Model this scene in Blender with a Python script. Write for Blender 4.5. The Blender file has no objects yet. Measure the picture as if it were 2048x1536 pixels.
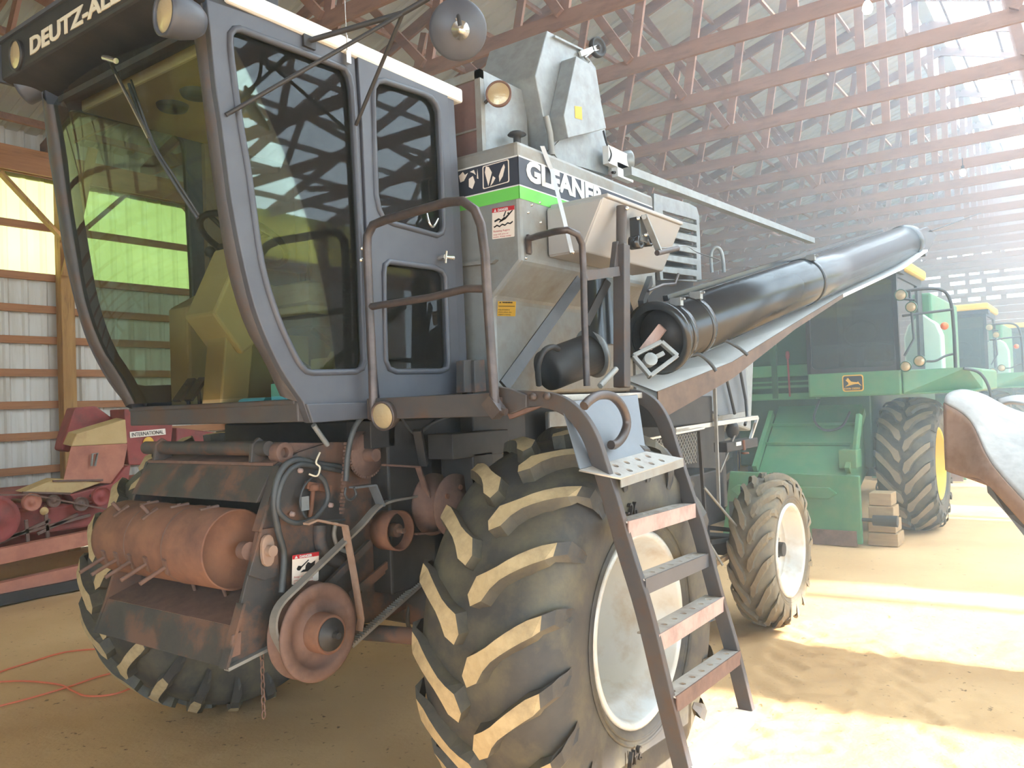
import bpy, math, random
from mathutils import Vector, Matrix
random.seed(7)
scene = bpy.context.scene
COL = scene.collection
V = Vector
# ------------------------------------------------------------------ camera
FPX = 1617.0
CAM = V((3.15, -2.86, 1.68))
YAW, PITCH, ROLL = math.radians(36), math.radians(1.26), math.radians(2.12)
FWD = V((-math.sin(YAW) * math.cos(PITCH), math.cos(YAW) * math.cos(PITCH), math.sin(PITCH)))
_r0 = V((math.cos(YAW), math.sin(YAW), 0)); _u0 = _r0.cross(FWD)
RGT = math.cos(ROLL) * _r0 - math.sin(ROLL) * _u0
UPV = math.sin(ROLL) * _r0 + math.cos(ROLL) * _u0
cam_data = bpy.data.cameras.new('camera'); cam = bpy.data.objects.new('camera', cam_data); COL.objects.link(cam)
cam_data.sensor_fit = 'HORIZONTAL'; cam_data.sensor_width = 36.0; cam_data.lens = 36.0 * FPX / 2048.0
cam_data.clip_start = 0.05; cam_data.clip_end = 300
rot = Matrix((RGT, UPV, -FWD)).transposed()
cam.matrix_world = Matrix.Translation(CAM) @ rot.to_4x4()
scene.camera = cam
# ------------------------------------------------------------------ light and exposure
SUN_EL, SUN_AZ = math.radians(25.0), math.radians(4.0)      # sun comes from the open right-hand side (+X)
world = bpy.data.worlds.new('sky'); scene.world = world; world.use_nodes = True
wn = world.node_tree; bg = wn.nodes['Background']
bg.inputs[0].default_value = (0.62, 0.82, 1.0, 1); bg.inputs[1].default_value = 6.0
sun_d = bpy.data.lights.new('sun', 'SUN'); sun_d.energy = 24.0; sun_d.angle = math.radians(1.2); sun_d.color = (1.0, 0.97, 0.93)
sun = bpy.data.objects.new('sun', sun_d); COL.objects.link(sun)
sdir = V((math.cos(SUN_EL) * math.cos(SUN_AZ), math.cos(SUN_EL) * math.sin(SUN_AZ), math.sin(SUN_EL)))
sun.rotation_euler = sdir.to_track_quat('Z', 'Y').to_euler(); sun.location = (20, 0, 14)
vs = scene.view_settings
vs.view_transform = 'Standard'; vs.look = 'None'; vs.gamma = 1.0; vs.use_curve_mapping = False
vs.exposure = 0.1
scene.cycles.use_denoising = True
scene.cycles.max_bounces = 8; scene.cycles.transparent_max_bounces = 12
scene.cycles.diffuse_bounces = 5; scene.cycles.glossy_bounces = 3; scene.cycles.transmission_bounces = 4
scene.cycles.caustics_reflective = False; scene.cycles.caustics_refractive = False
scene.cycles.sample_clamp_indirect = 8.0
scene.cycles.volume_bounces = 1; scene.cycles.volume_step_rate = 1.0; scene.cycles.volume_max_steps = 64
scene.cycles.use_adaptive_sampling = True; scene.cycles.adaptive_threshold = 0.04
# ------------------------------------------------------------------ pixel -> place (distance comes from a plane the thing touches)
def ray(px, py): return FWD + RGT * ((px - 1024) / FPX) - UPV * ((py - 768) / FPX)
def P(px, py, X=None, Y=None, Z=None, d=None):
    v = ray(px, py)
    if X is not None: t = (X - CAM.x) / v.x
    elif Y is not None: t = (Y - CAM.y) / v.y
    elif Z is not None: t = (Z - CAM.z) / v.z
    else: t = d
    return CAM + v * t
# ------------------------------------------------------------------ mesh builder
class MB:
    def __init__(s): s.v = []; s.f = []; s.m = []; s.sm = []
    def add(s, vs_, fs, mi=0, smooth=False):
        o = len(s.v); s.v += [V(p) for p in vs_]
        for f in fs: s.f.append([i + o for i in f]); s.m.append(mi); s.sm.append(smooth)
        return s
    def hexa(s, p, mi=0):      # p: 4 bottom points then 4 top points
        return s.add(p, [(3, 2, 1, 0), (4, 5, 6, 7), (0, 1, 5, 4), (1, 2, 6, 5), (2, 3, 7, 6), (3, 0, 4, 7)], mi)
    def box(s, a, b, mi=0):
        (x0, y0, z0), (x1, y1, z1) = a, b
        x0, x1 = min(x0, x1), max(x0, x1); y0, y1 = min(y0, y1), max(y0, y1); z0, z1 = min(z0, z1), max(z0, z1)
        return s.hexa([(x0, y0, z0), (x1, y0, z0), (x1, y1, z0), (x0, y1, z0), (x0, y0, z1), (x1, y0, z1), (x1, y1, z1), (x0, y1, z1)], mi)
    def bar(s, p0, p1, w, h, up=(0, 0, 1), mi=0):   # rectangular bar, w sideways, h along up
        p0, p1 = V(p0), V(p1); t = (p1 - p0).normalized(); u = V(up)
        sd = t.cross(u)
        if sd.length < 1e-4: sd = t.cross(V((1, 0, 0)))
        sd.normalize(); u = sd.cross(t).normalized(); a = sd * (w / 2); b = u * (h / 2)
        return s.hexa([p0 - a - b, p0 + a - b, p1 + a - b, p1 - a - b, p0 - a + b, p0 + a + b, p1 + a + b, p1 - a + b], mi)
    def tube(s, pts, r, n=10, closed=False, mi=0):
        pts = [V(p) for p in pts]; N = len(pts); rs = r if isinstance(r, (list, tuple)) else [r] * N
        tg = []
        for i in range(N):
            a = pts[(i - 1) % N] if (closed or i > 0) else pts[i]; b = pts[(i + 1) % N] if (closed or i < N - 1) else pts[i]
            tg.append((b - a).normalized())
        u = tg[0].orthogonal().normalized(); vs_ = []
        for i in range(N):
            u = (u - tg[i] * u.dot(tg[i])).normalized(); w = tg[i].cross(u)
            for k in range(n):
                a = 2 * math.pi * k / n; vs_.append(pts[i] + (u * math.cos(a) + w * math.sin(a)) * rs[i])
        fs = []
        for i in range(N if closed else N - 1):
            j = (i + 1) % N
            for k in range(n): fs.append((i * n + k, i * n + (k + 1) % n, j * n + (k + 1) % n, j * n + k))
        s.add(vs_, fs, mi, True)
        if not closed:
            s.add(vs_[:n], [tuple(range(n - 1, -1, -1))], mi); s.add(vs_[-n:], [tuple(range(n))], mi)
        return s
    def cyl(s, p0, p1, r0, r1=None, n=20, mi=0, caps=True):
        r1 = r0 if r1 is None else r1; p0, p1 = V(p0), V(p1); t = (p1 - p0).normalized(); u = t.orthogonal().normalized(); w = t.cross(u)
        c = [(u * math.cos(2 * math.pi * k / n) + w * math.sin(2 * math.pi * k / n)) for k in range(n)]
        a = [p0 + q * r0 for q in c]; b = [p1 + q * r1 for q in c]
        s.add(a + b, [(k, (k + 1) % n, n + (k + 1) % n, n + k) for k in range(n)], mi, True)
        if caps: s.add(a, [tuple(range(n - 1, -1, -1))], mi); s.add(b, [tuple(range(n))], mi)
        return s
    def lathe(s, c, axis, prof, n=32, mi=0, smooth=True, arc=None):   # prof: (radius, offset along axis)
        c = V(c); t = V(axis).normalized(); u = t.orthogonal().normalized(); w = t.cross(u); vs_ = []; full = arc is None
        m = n if full else n + 1; a0, a1 = (0, 2 * math.pi) if full else arc
        for k in range(m):
            a = a0 + (a1 - a0) * k / n; d = u * math.cos(a) + w * math.sin(a)
            vs_ += [c + d * r + t * h for r, h in prof]
        L = len(prof); fs = []
        for k in range(n):
            j = (k + 1) % m
            for i in range(L - 1): fs.append((k * L + i, j * L + i, j * L + i + 1, k * L + i + 1))
        return s.add(vs_, fs, mi, smooth)
    def prism(s, poly, vec, mi=0):
        n = len(poly); a = [V(p) for p in poly]; b = [p + V(vec) for p in a]
        return s.add(a + b, [tuple(range(n - 1, -1, -1)), tuple(range(n, 2 * n))] + [(i, (i + 1) % n, n + (i + 1) % n, n + i) for i in range(n)], mi)
    def loft(s, rows, mi=0, smooth=True, closed=False):
        n = len(rows[0]); vs_ = [p for r in rows for p in r]; fs = []
        for i in range(len(rows) - 1):
            for k in range(n if closed else n - 1): fs.append((i * n + k, i * n + (k + 1) % n, (i + 1) * n + (k + 1) % n, (i + 1) * n + k))
        return s.add(vs_, fs, mi, smooth)
def wloc(o):
    l = V((0, 0, 0))
    while o: l += o.location; o = o.parent
    return l
def link(name, me, mats, parent):
    o = bpy.data.objects.new(name, me); COL.objects.link(o)
    if parent: o.parent = parent
    for m in (mats if isinstance(mats, (list, tuple)) else [mats]):
        me.materials.append(m)
    return o
def build(name, mb, mats, parent=None, bevel=0.0, org=None):
    off = wloc(parent) if parent else (V(org) if org is not None else V((0, 0, 0)))
    me = bpy.data.meshes.new(name); me.from_pydata([tuple(p - off) for p in mb.v], [], mb.f)
    me.polygons.foreach_set('material_index', mb.m); me.polygons.foreach_set('use_smooth', mb.sm); me.update()
    o = link(name, me, mats, parent)
    if not parent and org is not None: o.location = org
    if bevel:
        b = o.modifiers.new('bevel', 'BEVEL'); b.width = bevel; b.segments = 2; b.limit_method = 'ANGLE'; b.angle_limit = math.radians(40)
    return o
def empty(name, loc, parent=None):
    o = bpy.data.objects.new(name, None); COL.objects.link(o); o.location = loc; o.empty_display_size = 0.1
    if parent: o.parent = parent
    return o
def tag(o, label=None, cat=None, group=None, kind=None):
    for k, v_ in (('label', label), ('category', cat), ('group', group), ('kind', kind)):
        if v_: o[k] = v_
    return o
def copy_tree(o, parent=None):
    c = o.copy(); COL.objects.link(c)
    if parent: c.parent = parent
    for ch in list(o.children): copy_tree(ch, c)
    return c
def _curve_mesh(cd):
    o = bpy.data.objects.new('tmp', cd); COL.objects.link(o)
    dg = bpy.context.evaluated_depsgraph_get(); dg.update()
    me = bpy.data.meshes.new_from_object(o.evaluated_get(dg))
    bpy.data.objects.remove(o); bpy.data.curves.remove(cd)
    return me
def plate(name, loops, frame, th, mats, parent, bev=0.0):
    """flat sheet with holes: loops are lists of (u,v); frame=(origin,U,V); th thickness along UxV, both ways"""
    cd = bpy.data.curves.new('t', 'CURVE'); cd.dimensions = '2D'; cd.fill_mode = 'BOTH'; cd.extrude = th / 2; cd.bevel_depth = bev
    for lp in loops:
        sp = cd.splines.new('POLY'); sp.points.add(len(lp) - 1); sp.use_cyclic_u = True
        for q, (a, b) in zip(sp.points, lp): q.co = (a, b, 0, 1)
    me = _curve_mesh(cd); O, U_, W_ = (V(x) for x in frame); N_ = U_.cross(W_).normalized()
    off = wloc(parent) if parent else V((0, 0, 0))
    me.transform(Matrix(((U_.x, W_.x, N_.x, O.x - off.x), (U_.y, W_.y, N_.y, O.y - off.y), (U_.z, W_.z, N_.z, O.z - off.z), (0, 0, 0, 1))))
    me.name = name
    return link(name, me, mats, parent)
def text(name, body, size, frame, th, mats, parent, sx=1.0, align='LEFT', bold=0.0, shear=0.0):
    cd = bpy.data.curves.new('t', 'FONT'); cd.body = body; cd.size = size; cd.extrude = th; cd.align_x = align; cd.offset = bold; cd.shear = shear
    cd.resolution_u = 3
    me = _curve_mesh(cd); O, U_, W_ = (V(x) for x in frame); N_ = U_.cross(W_).normalized(); U_ = U_ * sx
    off = wloc(parent) if parent else V((0, 0, 0))
    me.transform(Matrix(((U_.x, W_.x, N_.x, O.x - off.x), (U_.y, W_.y, N_.y, O.y - off.y), (U_.z, W_.z, N_.z, O.z - off.z), (0, 0, 0, 1))))
    me.name = name
    return link(name, me, mats, parent)
def smooth_path(pts, k=6, closed=False):
    pts = [V(p) for p in pts]; n = len(pts); out = []
    for i in range(n if closed else n - 1):
        g = lambda j: pts[j % n] if closed else pts[max(0, min(n - 1, j))]
        p0, p1, p2, p3 = g(i - 1), g(i), g(i + 1), g(i + 2)
        for q in range(k):
            t = q / k
            out.append(0.5 * ((2 * p1) + (p2 - p0) * t + (2 * p0 - 5 * p1 + 4 * p2 - p3) * t * t + (3 * p1 - p0 - 3 * p2 + p3) * t ** 3))
    if not closed: out.append(pts[-1])
    return out
def rounded(poly, r, k=4):      # round the corners of a 2D polygon
    out = []; n = len(poly)
    for i in range(n):
        a, b, c = V(poly[i - 1]).to_2d(), V(poly[i]).to_2d(), V(poly[(i + 1) % n]).to_2d()
        ra = min(r, (a - b).length * .45, (c - b).length * .45)
        p, q = b + (a - b).normalized() * ra, b + (c - b).normalized() * ra
        for j in range(k + 1):
            t = j / k; out.append(tuple((1 - t) ** 2 * p + 2 * t * (1 - t) * b + t * t * q))
    return out
# ------------------------------------------------------------------ materials
def srgb(r, g, b):
    f = lambda c: (c / 255 / 12.92) if c / 255 <= .04045 else ((c / 255 + .055) / 1.055) ** 2.4
    return (f(r), f(g), f(b), 1)
def mat(name, c1, c2=None, c3=None, scale=6.0, mask=0.55, rough=0.6, metal=0.0, bump=0.0, bscale=60.0, spec=0.5, stretch=(1, 1, 1), rough3=None, soft=.12, m2=.5):
    """base colour c1 mottled towards c2 by noise, patches of c3 (rust, dirt) where a second noise passes mask"""
    m = bpy.data.materials.new(name); m.use_nodes = True; nt = m.node_tree; n = nt.nodes; L = nt.links; b = n['Principled BSDF']
    b.inputs['Roughness'].default_value = rough; b.inputs['Metallic'].default_value = metal; b.inputs['Specular IOR Level'].default_value = spec
    b.inputs['Base Color'].default_value = c1
    if not c2 and not c3 and not bump: return m
    tc = n.new('ShaderNodeTexCoord'); mp = n.new('ShaderNodeMapping'); mp.inputs['Scale'].default_value = stretch; L.new(tc.outputs['Object'], mp.inputs[0])
    col = None
    def noise(sc, det=5):
        q = n.new('ShaderNodeTexNoise'); q.inputs['Scale'].default_value = sc; q.inputs['Detail'].default_value = det; q.inputs['Roughness'].default_value = .65
        L.new(mp.outputs[0], q.inputs['Vector']); return q
    if c2:
        q = noise(scale); rp = n.new('ShaderNodeValToRGB'); rp.color_ramp.elements[0].position = .5 - .2 * (1 - m2 + .5); rp.color_ramp.elements[1].position = .72
        rp.color_ramp.elements[0].color = c1; rp.color_ramp.elements[1].color = c2; L.new(q.outputs[0], rp.inputs[0]); col = rp.outputs[0]
    if c3:
        q = noise(scale * .8 + 1.3, 8); rp = n.new('ShaderNodeValToRGB'); rp.color_ramp.elements[0].position = mask - soft / 2; rp.color_ramp.elements[1].position = mask + soft / 2
        L.new(q.outputs[0], rp.inputs[0]); mx = n.new('ShaderNodeMix'); mx.data_type = 'RGBA'
        L.new(rp.outputs[0], mx.inputs[0]); mx.inputs[7].default_value = c3
        if col: L.new(col, mx.inputs[6])
        else: mx.inputs[6].default_value = c1
        col = mx.outputs[2]
        if rough3 is not None:
            mr = n.new('ShaderNodeMapRange'); mr.inputs[3].default_value = rough; mr.inputs[4].default_value = rough3; L.new(rp.outputs[0], mr.inputs[0]); L.new(mr.outputs[0], b.inputs['Roughness'])
        if metal:
            mr = n.new('ShaderNodeMapRange'); mr.inputs[3].default_value = metal; mr.inputs[4].default_value = 0; L.new(rp.outputs[0], mr.inputs[0]); L.new(mr.outputs[0], b.inputs['Metallic'])
    if col: L.new(col, b.inputs['Base Color'])
    if bump:
        q = noise(bscale, 4); bp = n.new('ShaderNodeBump'); bp.inputs['Strength'].default_value = bump; bp.inputs['Distance'].default_value = .01
        L.new(q.outputs[0], bp.inputs['Height']); L.new(bp.outputs[0], b.inputs['Normal'])
    return m
RUST, RUSTD = srgb(140, 98, 78), srgb(84, 68, 60)
M = {}
M['cabpaint'] = mat('charcoal_paint', srgb(70, 73, 82), srgb(82, 85, 93), scale=5, rough=.42, spec=.5, bump=.03)
M['cabrust'] = mat('charcoal_paint_rusty', srgb(66, 66, 70), srgb(84, 76, 72), RUSTD, scale=5, mask=.56, rough=.55, bump=.08)
M['blk'] = mat('black_steel', srgb(38, 38, 40), srgb(56, 54, 54), scale=7, rough=.55, bump=.05)
M['blkrust'] = mat('black_steel_rusty', srgb(56, 57, 60), srgb(78, 72, 68), srgb(112, 84, 70), scale=4.5, mask=.54, rough=.6, bump=.08, rough3=.9)
M['glossblk'] = mat('gloss_black_steel', srgb(40, 44, 48), srgb(48, 52, 56), scale=3, rough=.22, spec=.7)
M['rust'] = mat('rusted_steel', srgb(118, 80, 64), srgb(136, 96, 72), srgb(94, 66, 56), scale=5, mask=.58, rough=.85, bump=.12, soft=.3)
M['rustbrown'] = mat('brown_rusted_steel', srgb(108, 82, 72), srgb(130, 102, 90), srgb(84, 66, 60), scale=6, mask=.6, rough=.8, bump=.1, soft=.3)
M['rail'] = mat('worn_handrail_steel', srgb(80, 72, 70), srgb(108, 95, 90), srgb(58, 54, 56), scale=9, mask=.55, rough=.4, metal=.45, soft=.3)
M['galv'] = mat('galvanised_sheet', srgb(142, 148, 150), srgb(158, 163, 164), srgb(128, 130, 128), scale=14, mask=.6, rough=.42, metal=.35, soft=.3, bump=.02)
M['galvdirty'] = mat('dusty_galvanised_sheet', srgb(140, 142, 140), srgb(154, 155, 151), srgb(122, 112, 98), scale=6, mask=.60, rough=.5, metal=.3, soft=.35)
M['beige'] = mat('beige_panel', srgb(164, 162, 160), srgb(174, 171, 168), scale=3, rough=.5)
M['tan'] = mat('tan_cab_trim', srgb(186, 160, 112), srgb(200, 174, 126), scale=3, rough=.6)
M['seat'] = mat('brown_seat_vinyl', srgb(184, 158, 130), srgb(200, 174, 146), srgb(150, 120, 96), scale=5, mask=.6, rough=.6, soft=.3)
M['navy'] = mat('navy_stripe', srgb(52, 56, 68), rough=.45)
M['lime'] = mat('lime_stripe', srgb(108, 200, 84), rough=.5)
M['white'] = mat('white_paint', srgb(226, 226, 222), srgb(212, 212, 208), scale=4, rough=.5)
M['cream'] = mat('cream_lettering', srgb(214, 206, 184), rough=.55)
M['rim'] = mat('white_wheel_rim', srgb(206, 208, 204), srgb(220, 220, 214), srgb(176, 150, 112), scale=3.5, mask=.66, rough=.4, soft=.3, metal=.15)
M['rubber'] = mat('tyre_rubber', srgb(54, 54, 56), srgb(80, 76, 70), srgb(112, 104, 80), scale=4, mask=.63, rough=.62, bump=.06, soft=.35)
M['rubberold'] = mat('dusty_tyre_rubber', srgb(104, 98, 88), srgb(128, 120, 104), srgb(150, 136, 108), scale=4, mask=.6, rough=.75, bump=.06, soft=.35)
M['lug'] = mat('dusty_lug_face', srgb(178, 156, 116), srgb(196, 174, 134), srgb(140, 122, 94), scale=9, mask=.62, rough=.85, bump=.05, soft=.3)
M['lugdark'] = mat('worn_lug_face', srgb(126, 112, 92), srgb(146, 130, 106), scale=9, rough=.8, bump=.05)
M['jdgreen'] = mat('green_machine_paint', srgb(66, 122, 84), srgb(84, 134, 94), srgb(108, 130, 90), scale=2.2, mask=.62, rough=.42, soft=.3)
M['jddark'] = mat('dark_green_machine_paint', srgb(38, 74, 52), srgb(50, 88, 60), scale=3, rough=.5)
M['yellow'] = mat('yellow_machine_paint', srgb(236, 196, 60), srgb(222, 182, 60), scale=3, rough=.5)
M['red'] = mat('faded_red_paint', srgb(140, 56, 56), srgb(154, 76, 70), srgb(104, 62, 58), scale=4, mask=.6, rough=.65, soft=.3)
M['redfade'] = mat('sun_faded_red_paint', srgb(176, 112, 92), srgb(188, 128, 104), srgb(150, 92, 80), scale=3, mask=.58, rough=.75, soft=.3)
M['dustyred'] = mat('dust_covered_panel', srgb(186, 158, 110), srgb(200, 172, 124), srgb(160, 120, 90), scale=4, mask=.66, rough=.9, soft=.3)
M['brown'] = mat('dark_brown_steel', srgb(96, 78, 66), srgb(112, 92, 78), srgb(74, 62, 56), scale=5, mask=.58, rough=.6, soft=.3)
M['rustpale'] = mat('pale_rusted_sheet', srgb(150, 124, 108), srgb(166, 140, 122), srgb(128, 98, 82), scale=6, mask=.6, rough=.8, soft=.3, bump=.06)
M['cabtrim'] = mat('brown_cab_lining', srgb(120, 104, 86), srgb(136, 118, 98), scale=3, rough=.8)
M['chrome'] = mat('bright_metal', srgb(214, 212, 206), rough=.25, metal=.9)
M['cream_box'] = mat('cream_plastic', srgb(216, 208, 190), rough=.5)
M['paper'] = mat('white_paper', srgb(232, 230, 224), rough=.8)
M['cyan'] = mat('pale_cyan_plastic', srgb(120, 214, 216), rough=.5)
M['decalwhite'] = mat('decal_white', srgb(238, 226, 212), rough=.55)
M['decalred'] = mat('decal_red', srgb(190, 40, 48), rough=.55)
M['decalyellow'] = mat('decal_yellow', srgb(222, 172, 62), rough=.55)
M['ink'] = mat('decal_black', srgb(30, 30, 32), rough=.6)
M['orange'] = mat('orange_plastic', srgb(232, 110, 40), rough=.4)
M['cord'] = mat('orange_cord_jacket', srgb(214, 110, 78), rough=.6)
M['hose'] = mat('rubber_hose', srgb(58, 62, 66), srgb(74, 78, 80), scale=10, rough=.5)
M['beltm'] = mat('worn_belt', srgb(120, 116, 110), srgb(140, 136, 130), scale=12, rough=.5)
M['pink'] = mat('primer_pink_steel', srgb(172, 146, 138), srgb(188, 164, 156), srgb(140, 110, 102), scale=7, mask=.6, rough=.55, soft=.3)
M['stepmetal'] = mat('perforated_step_metal', srgb(176, 172, 164), srgb(196, 192, 184), srgb(130, 110, 96), scale=7, mask=.64, rough=.45, metal=.3, soft=.3)
M['shieldgrey'] = mat('grey_shield_sheet', srgb(104, 110, 118), srgb(118, 124, 130), scale=4, rough=.45, metal=.2)
M['woodpost'] = mat('pine_post', srgb(176, 136, 84), srgb(152, 112, 66), srgb(124, 88, 54), scale=2.5, mask=.62, rough=.8, stretch=(6, 6, .6), soft=.2)
M['woodgirt'] = mat('pine_girt', srgb(172, 122, 84), srgb(150, 102, 70), srgb(124, 84, 60), scale=2.5, mask=.62, rough=.8, stretch=(6, .5, 6), soft=.2)
M['woodtruss'] = mat('truss_lumber', srgb(152, 114, 94), srgb(130, 96, 80), srgb(112, 82, 70), scale=2.0, mask=.62, rough=.8, stretch=(.7, 5, 3), soft=.2)
M['woodblock'] = mat('weathered_timber', srgb(176, 148, 110), srgb(150, 122, 90), scale=3, rough=.85, stretch=(1, 6, 6))
M['sheet'] = mat('white_steel_siding', srgb(208, 204, 196), srgb(196, 192, 184), srgb(178, 168, 150), scale=1.2, mask=.62, rough=.5, stretch=(1, 3, .3), soft=.3)
M['roofsheet'] = mat('grey_roof_steel', srgb(190, 194, 192), srgb(176, 182, 182), scale=1.0, rough=.5, stretch=(.3, 3, 1))
def yellow_panel():
    m = bpy.data.materials.new('translucent_fibreglass'); m.use_nodes = True; n = m.node_tree.nodes; L = m.node_tree.links
    n.remove(n['Principled BSDF']); out = n['Material Output']
    tr = n.new('ShaderNodeBsdfTranslucent'); df = n.new('ShaderNodeBsdfDiffuse'); mx = n.new('ShaderNodeMixShader'); mx.inputs[0].default_value = .3
    tc = n.new('ShaderNodeTexCoord'); q = n.new('ShaderNodeTexNoise'); q.inputs['Scale'].default_value = 1.2; L.new(tc.outputs['Object'], q.inputs['Vector'])
    rp = n.new('ShaderNodeValToRGB'); rp.color_ramp.elements[0].color = srgb(198, 194, 116); rp.color_ramp.elements[1].color = srgb(214, 210, 142); L.new(q.outputs[0], rp.inputs[0])
    L.new(rp.outputs[0], tr.inputs[0]); L.new(rp.outputs[0], df.inputs[0]); L.new(tr.outputs[0], mx.inputs[1]); L.new(df.outputs[0], mx.inputs[2]); L.new(mx.outputs[0], out.inputs[0])
    return m
M['fibre'] = yellow_panel()
def white_panel():
    m = bpy.data.materials.new('added_glow_roof_sheet'); m.use_nodes = True; n = m.node_tree.nodes; L = m.node_tree.links
    n.remove(n['Principled BSDF']); tr = n.new('ShaderNodeBsdfTranslucent'); tr.inputs[0].default_value = (.80, .92, 1.0, 1); L.new(tr.outputs[0], n['Material Output'].inputs[0]); return m
M['glowroof'] = white_panel()
def glass(name, tint, refl=.9, dirt=.05):
    m = bpy.data.materials.new(name); m.use_nodes = True; n = m.node_tree.nodes; L = m.node_tree.links
    n.remove(n['Principled BSDF']); out = n['Material Output']
    tr = n.new('ShaderNodeBsdfTransparent'); tr.inputs[0].default_value = tint; gl = n.new('ShaderNodeBsdfGlossy'); gl.inputs['Roughness'].default_value = .02
    gl.inputs[0].default_value = (refl, refl, refl, 1); fr = n.new('ShaderNodeFresnel'); fr.inputs[0].default_value = 1.5
    df = n.new('ShaderNodeBsdfDiffuse'); df.inputs[0].default_value = srgb(200, 200, 180); m1 = n.new('ShaderNodeMixShader'); m1.inputs[0].default_value = dirt
    mx = n.new('ShaderNodeMixShader'); L.new(tr.outputs[0], m1.inputs[1]); L.new(df.outputs[0], m1.inputs[2])
    L.new(fr.outputs[0], mx.inputs[0]); L.new(m1.outputs[0], mx.inputs[1]); L.new(gl.outputs[0], mx.inputs[2]); L.new(mx.outputs[0], out.inputs[0])
    return m
M['glass'] = glass('tinted_cab_glass', (.68, .76, .67, 1), .42, .015)
M['jdglass'] = glass('dark_cab_glass', (.42, .52, .50, 1), .9, .06)
M['lens'] = mat('lamp_lens', srgb(196, 178, 142), rough=.2, spec=.8, metal=.35, bump=.25, bscale=30)
def floor_mat():
    m = bpy.data.materials.new('packed_dirt'); m.use_nodes = True; nt = m.node_tree; n = nt.nodes; L = nt.links; b = n['Principled BSDF']; b.inputs['Roughness'].default_value = .95
    b.inputs['Specular IOR Level'].default_value = .15
    tc = n.new('ShaderNodeTexCoord')
    def noise(s, d=6):
        q = n.new('ShaderNodeTexNoise'); q.inputs['Scale'].default_value = s; q.inputs['Detail'].default_value = d; L.new(tc.outputs['Object'], q.inputs['Vector']); return q
    a = noise(.7); rp = n.new('ShaderNodeValToRGB'); rp.color_ramp.elements[0].position = .3; rp.color_ramp.elements[1].position = .7
    rp.color_ramp.elements[0].color = srgb(190, 152, 108); rp.color_ramp.elements[1].color = srgb(216, 180, 134); L.new(a.outputs[0], rp.inputs[0])
    c = noise(24); rp2 = n.new('ShaderNodeValToRGB'); rp2.color_ramp.elements[0].position = .66; rp2.color_ramp.elements[1].position = .74; L.new(c.outputs[0], rp2.inputs[0])
    mx = n.new('ShaderNodeMix'); mx.data_type = 'RGBA'; L.new(rp2.outputs[0], mx.inputs[0]); L.new(rp.outputs[0], mx.inputs[6]); mx.inputs[7].default_value = srgb(128, 104, 76)
    L.new(mx.outputs[2], b.inputs['Base Color'])
    h1 = noise(5, 8); h2 = noise(60); ad = n.new('ShaderNodeMath'); ad.operation = 'MULTIPLY_ADD'; L.new(h2.outputs[0], ad.inputs[0]); ad.inputs[1].default_value = .15; L.new(h1.outputs[0], ad.inputs[2])
    bp = n.new('ShaderNodeBump'); bp.inputs['Strength'].default_value = .35; bp.inputs['Distance'].default_value = .04; L.new(ad.outputs[0], bp.inputs['Height']); L.new(bp.outputs[0], b.inputs['Normal'])
    return m
M['dirt'] = floor_mat()
# ================================================================== THE BARN
from mathutils import noise as mnoise
XL, XR, Y0, Y1 = -7.6, 9.6, -10.0, 26.0
ZE, RX = 5.05, 1.0
ZR = ZE + (RX - XL) / 3.0
# ---- floor: packed dirt with lug prints
def lines(a, b, segs):
    out = [a]
    while out[-1] < b - 1e-6:
        st = .5
        for lo, hi, s_ in segs:
            if lo <= out[-1] < hi: st = min(st, s_)
        out.append(min(b, out[-1] + st))
    return out
gx = lines(-14, 16, [(-7.6, 4, .16), (0.9, 2.7, .028)]); gy = lines(-14, 34, [(-3, 14, .18), (0.6, 3.4, .03)])
prints = []
for k in range(9):
    yk = 3.05 - k * .26
    prints.append((1.30 + .03 * k, yk, 1.50 + .03 * k, yk - .13)); prints.append((1.80 + .03 * k, yk - .13, 1.57 + .03 * k, yk - .27))
for k in range(6):
    prints.append((1.95 + .1 * k, 2.75 - .3 * k, 2.10 + .1 * k, 2.60 - .3 * k))
def hfloor(x, y):
    h = mnoise.noise(V((x * .5, y * .5, 0))) * .02 + mnoise.noise(V((x * 2.3, y * 2.3, 4))) * .010 + mnoise.noise(V((x * 7, y * 7, 9))) * .004
    if .95 < x < 2.7 and .6 < y < 3.35:
        for (ax, ay, bx, by) in prints:
            ex, ey = bx - ax, by - ay; t = max(0, min(1, ((x - ax) * ex + (y - ay) * ey) / (ex * ex + ey * ey)))
            d = math.hypot(x - ax - ex * t, y - ay - ey * t)
            if d < .075: h -= .011 * max(0, 1 - (d / .075) ** 2) ** .6 if d < .05 else -.003
        h += mnoise.noise(V((x * 14, y * 14, 2))) * .006
    return h - .012
fm = MB(); fm.add([(x, y, hfloor(x, y)) for y in gy for x in gx],
                  [(j * len(gx) + i, j * len(gx) + i + 1, (j + 1) * len(gx) + i + 1, (j + 1) * len(gx) + i) for j in range(len(gy) - 1) for i in range(len(gx) - 1)], 0, True)
floor = tag(build('floor', fm, M['dirt']), 'packed sandy dirt floor of the barn with tyre prints', kind='structure')
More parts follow.
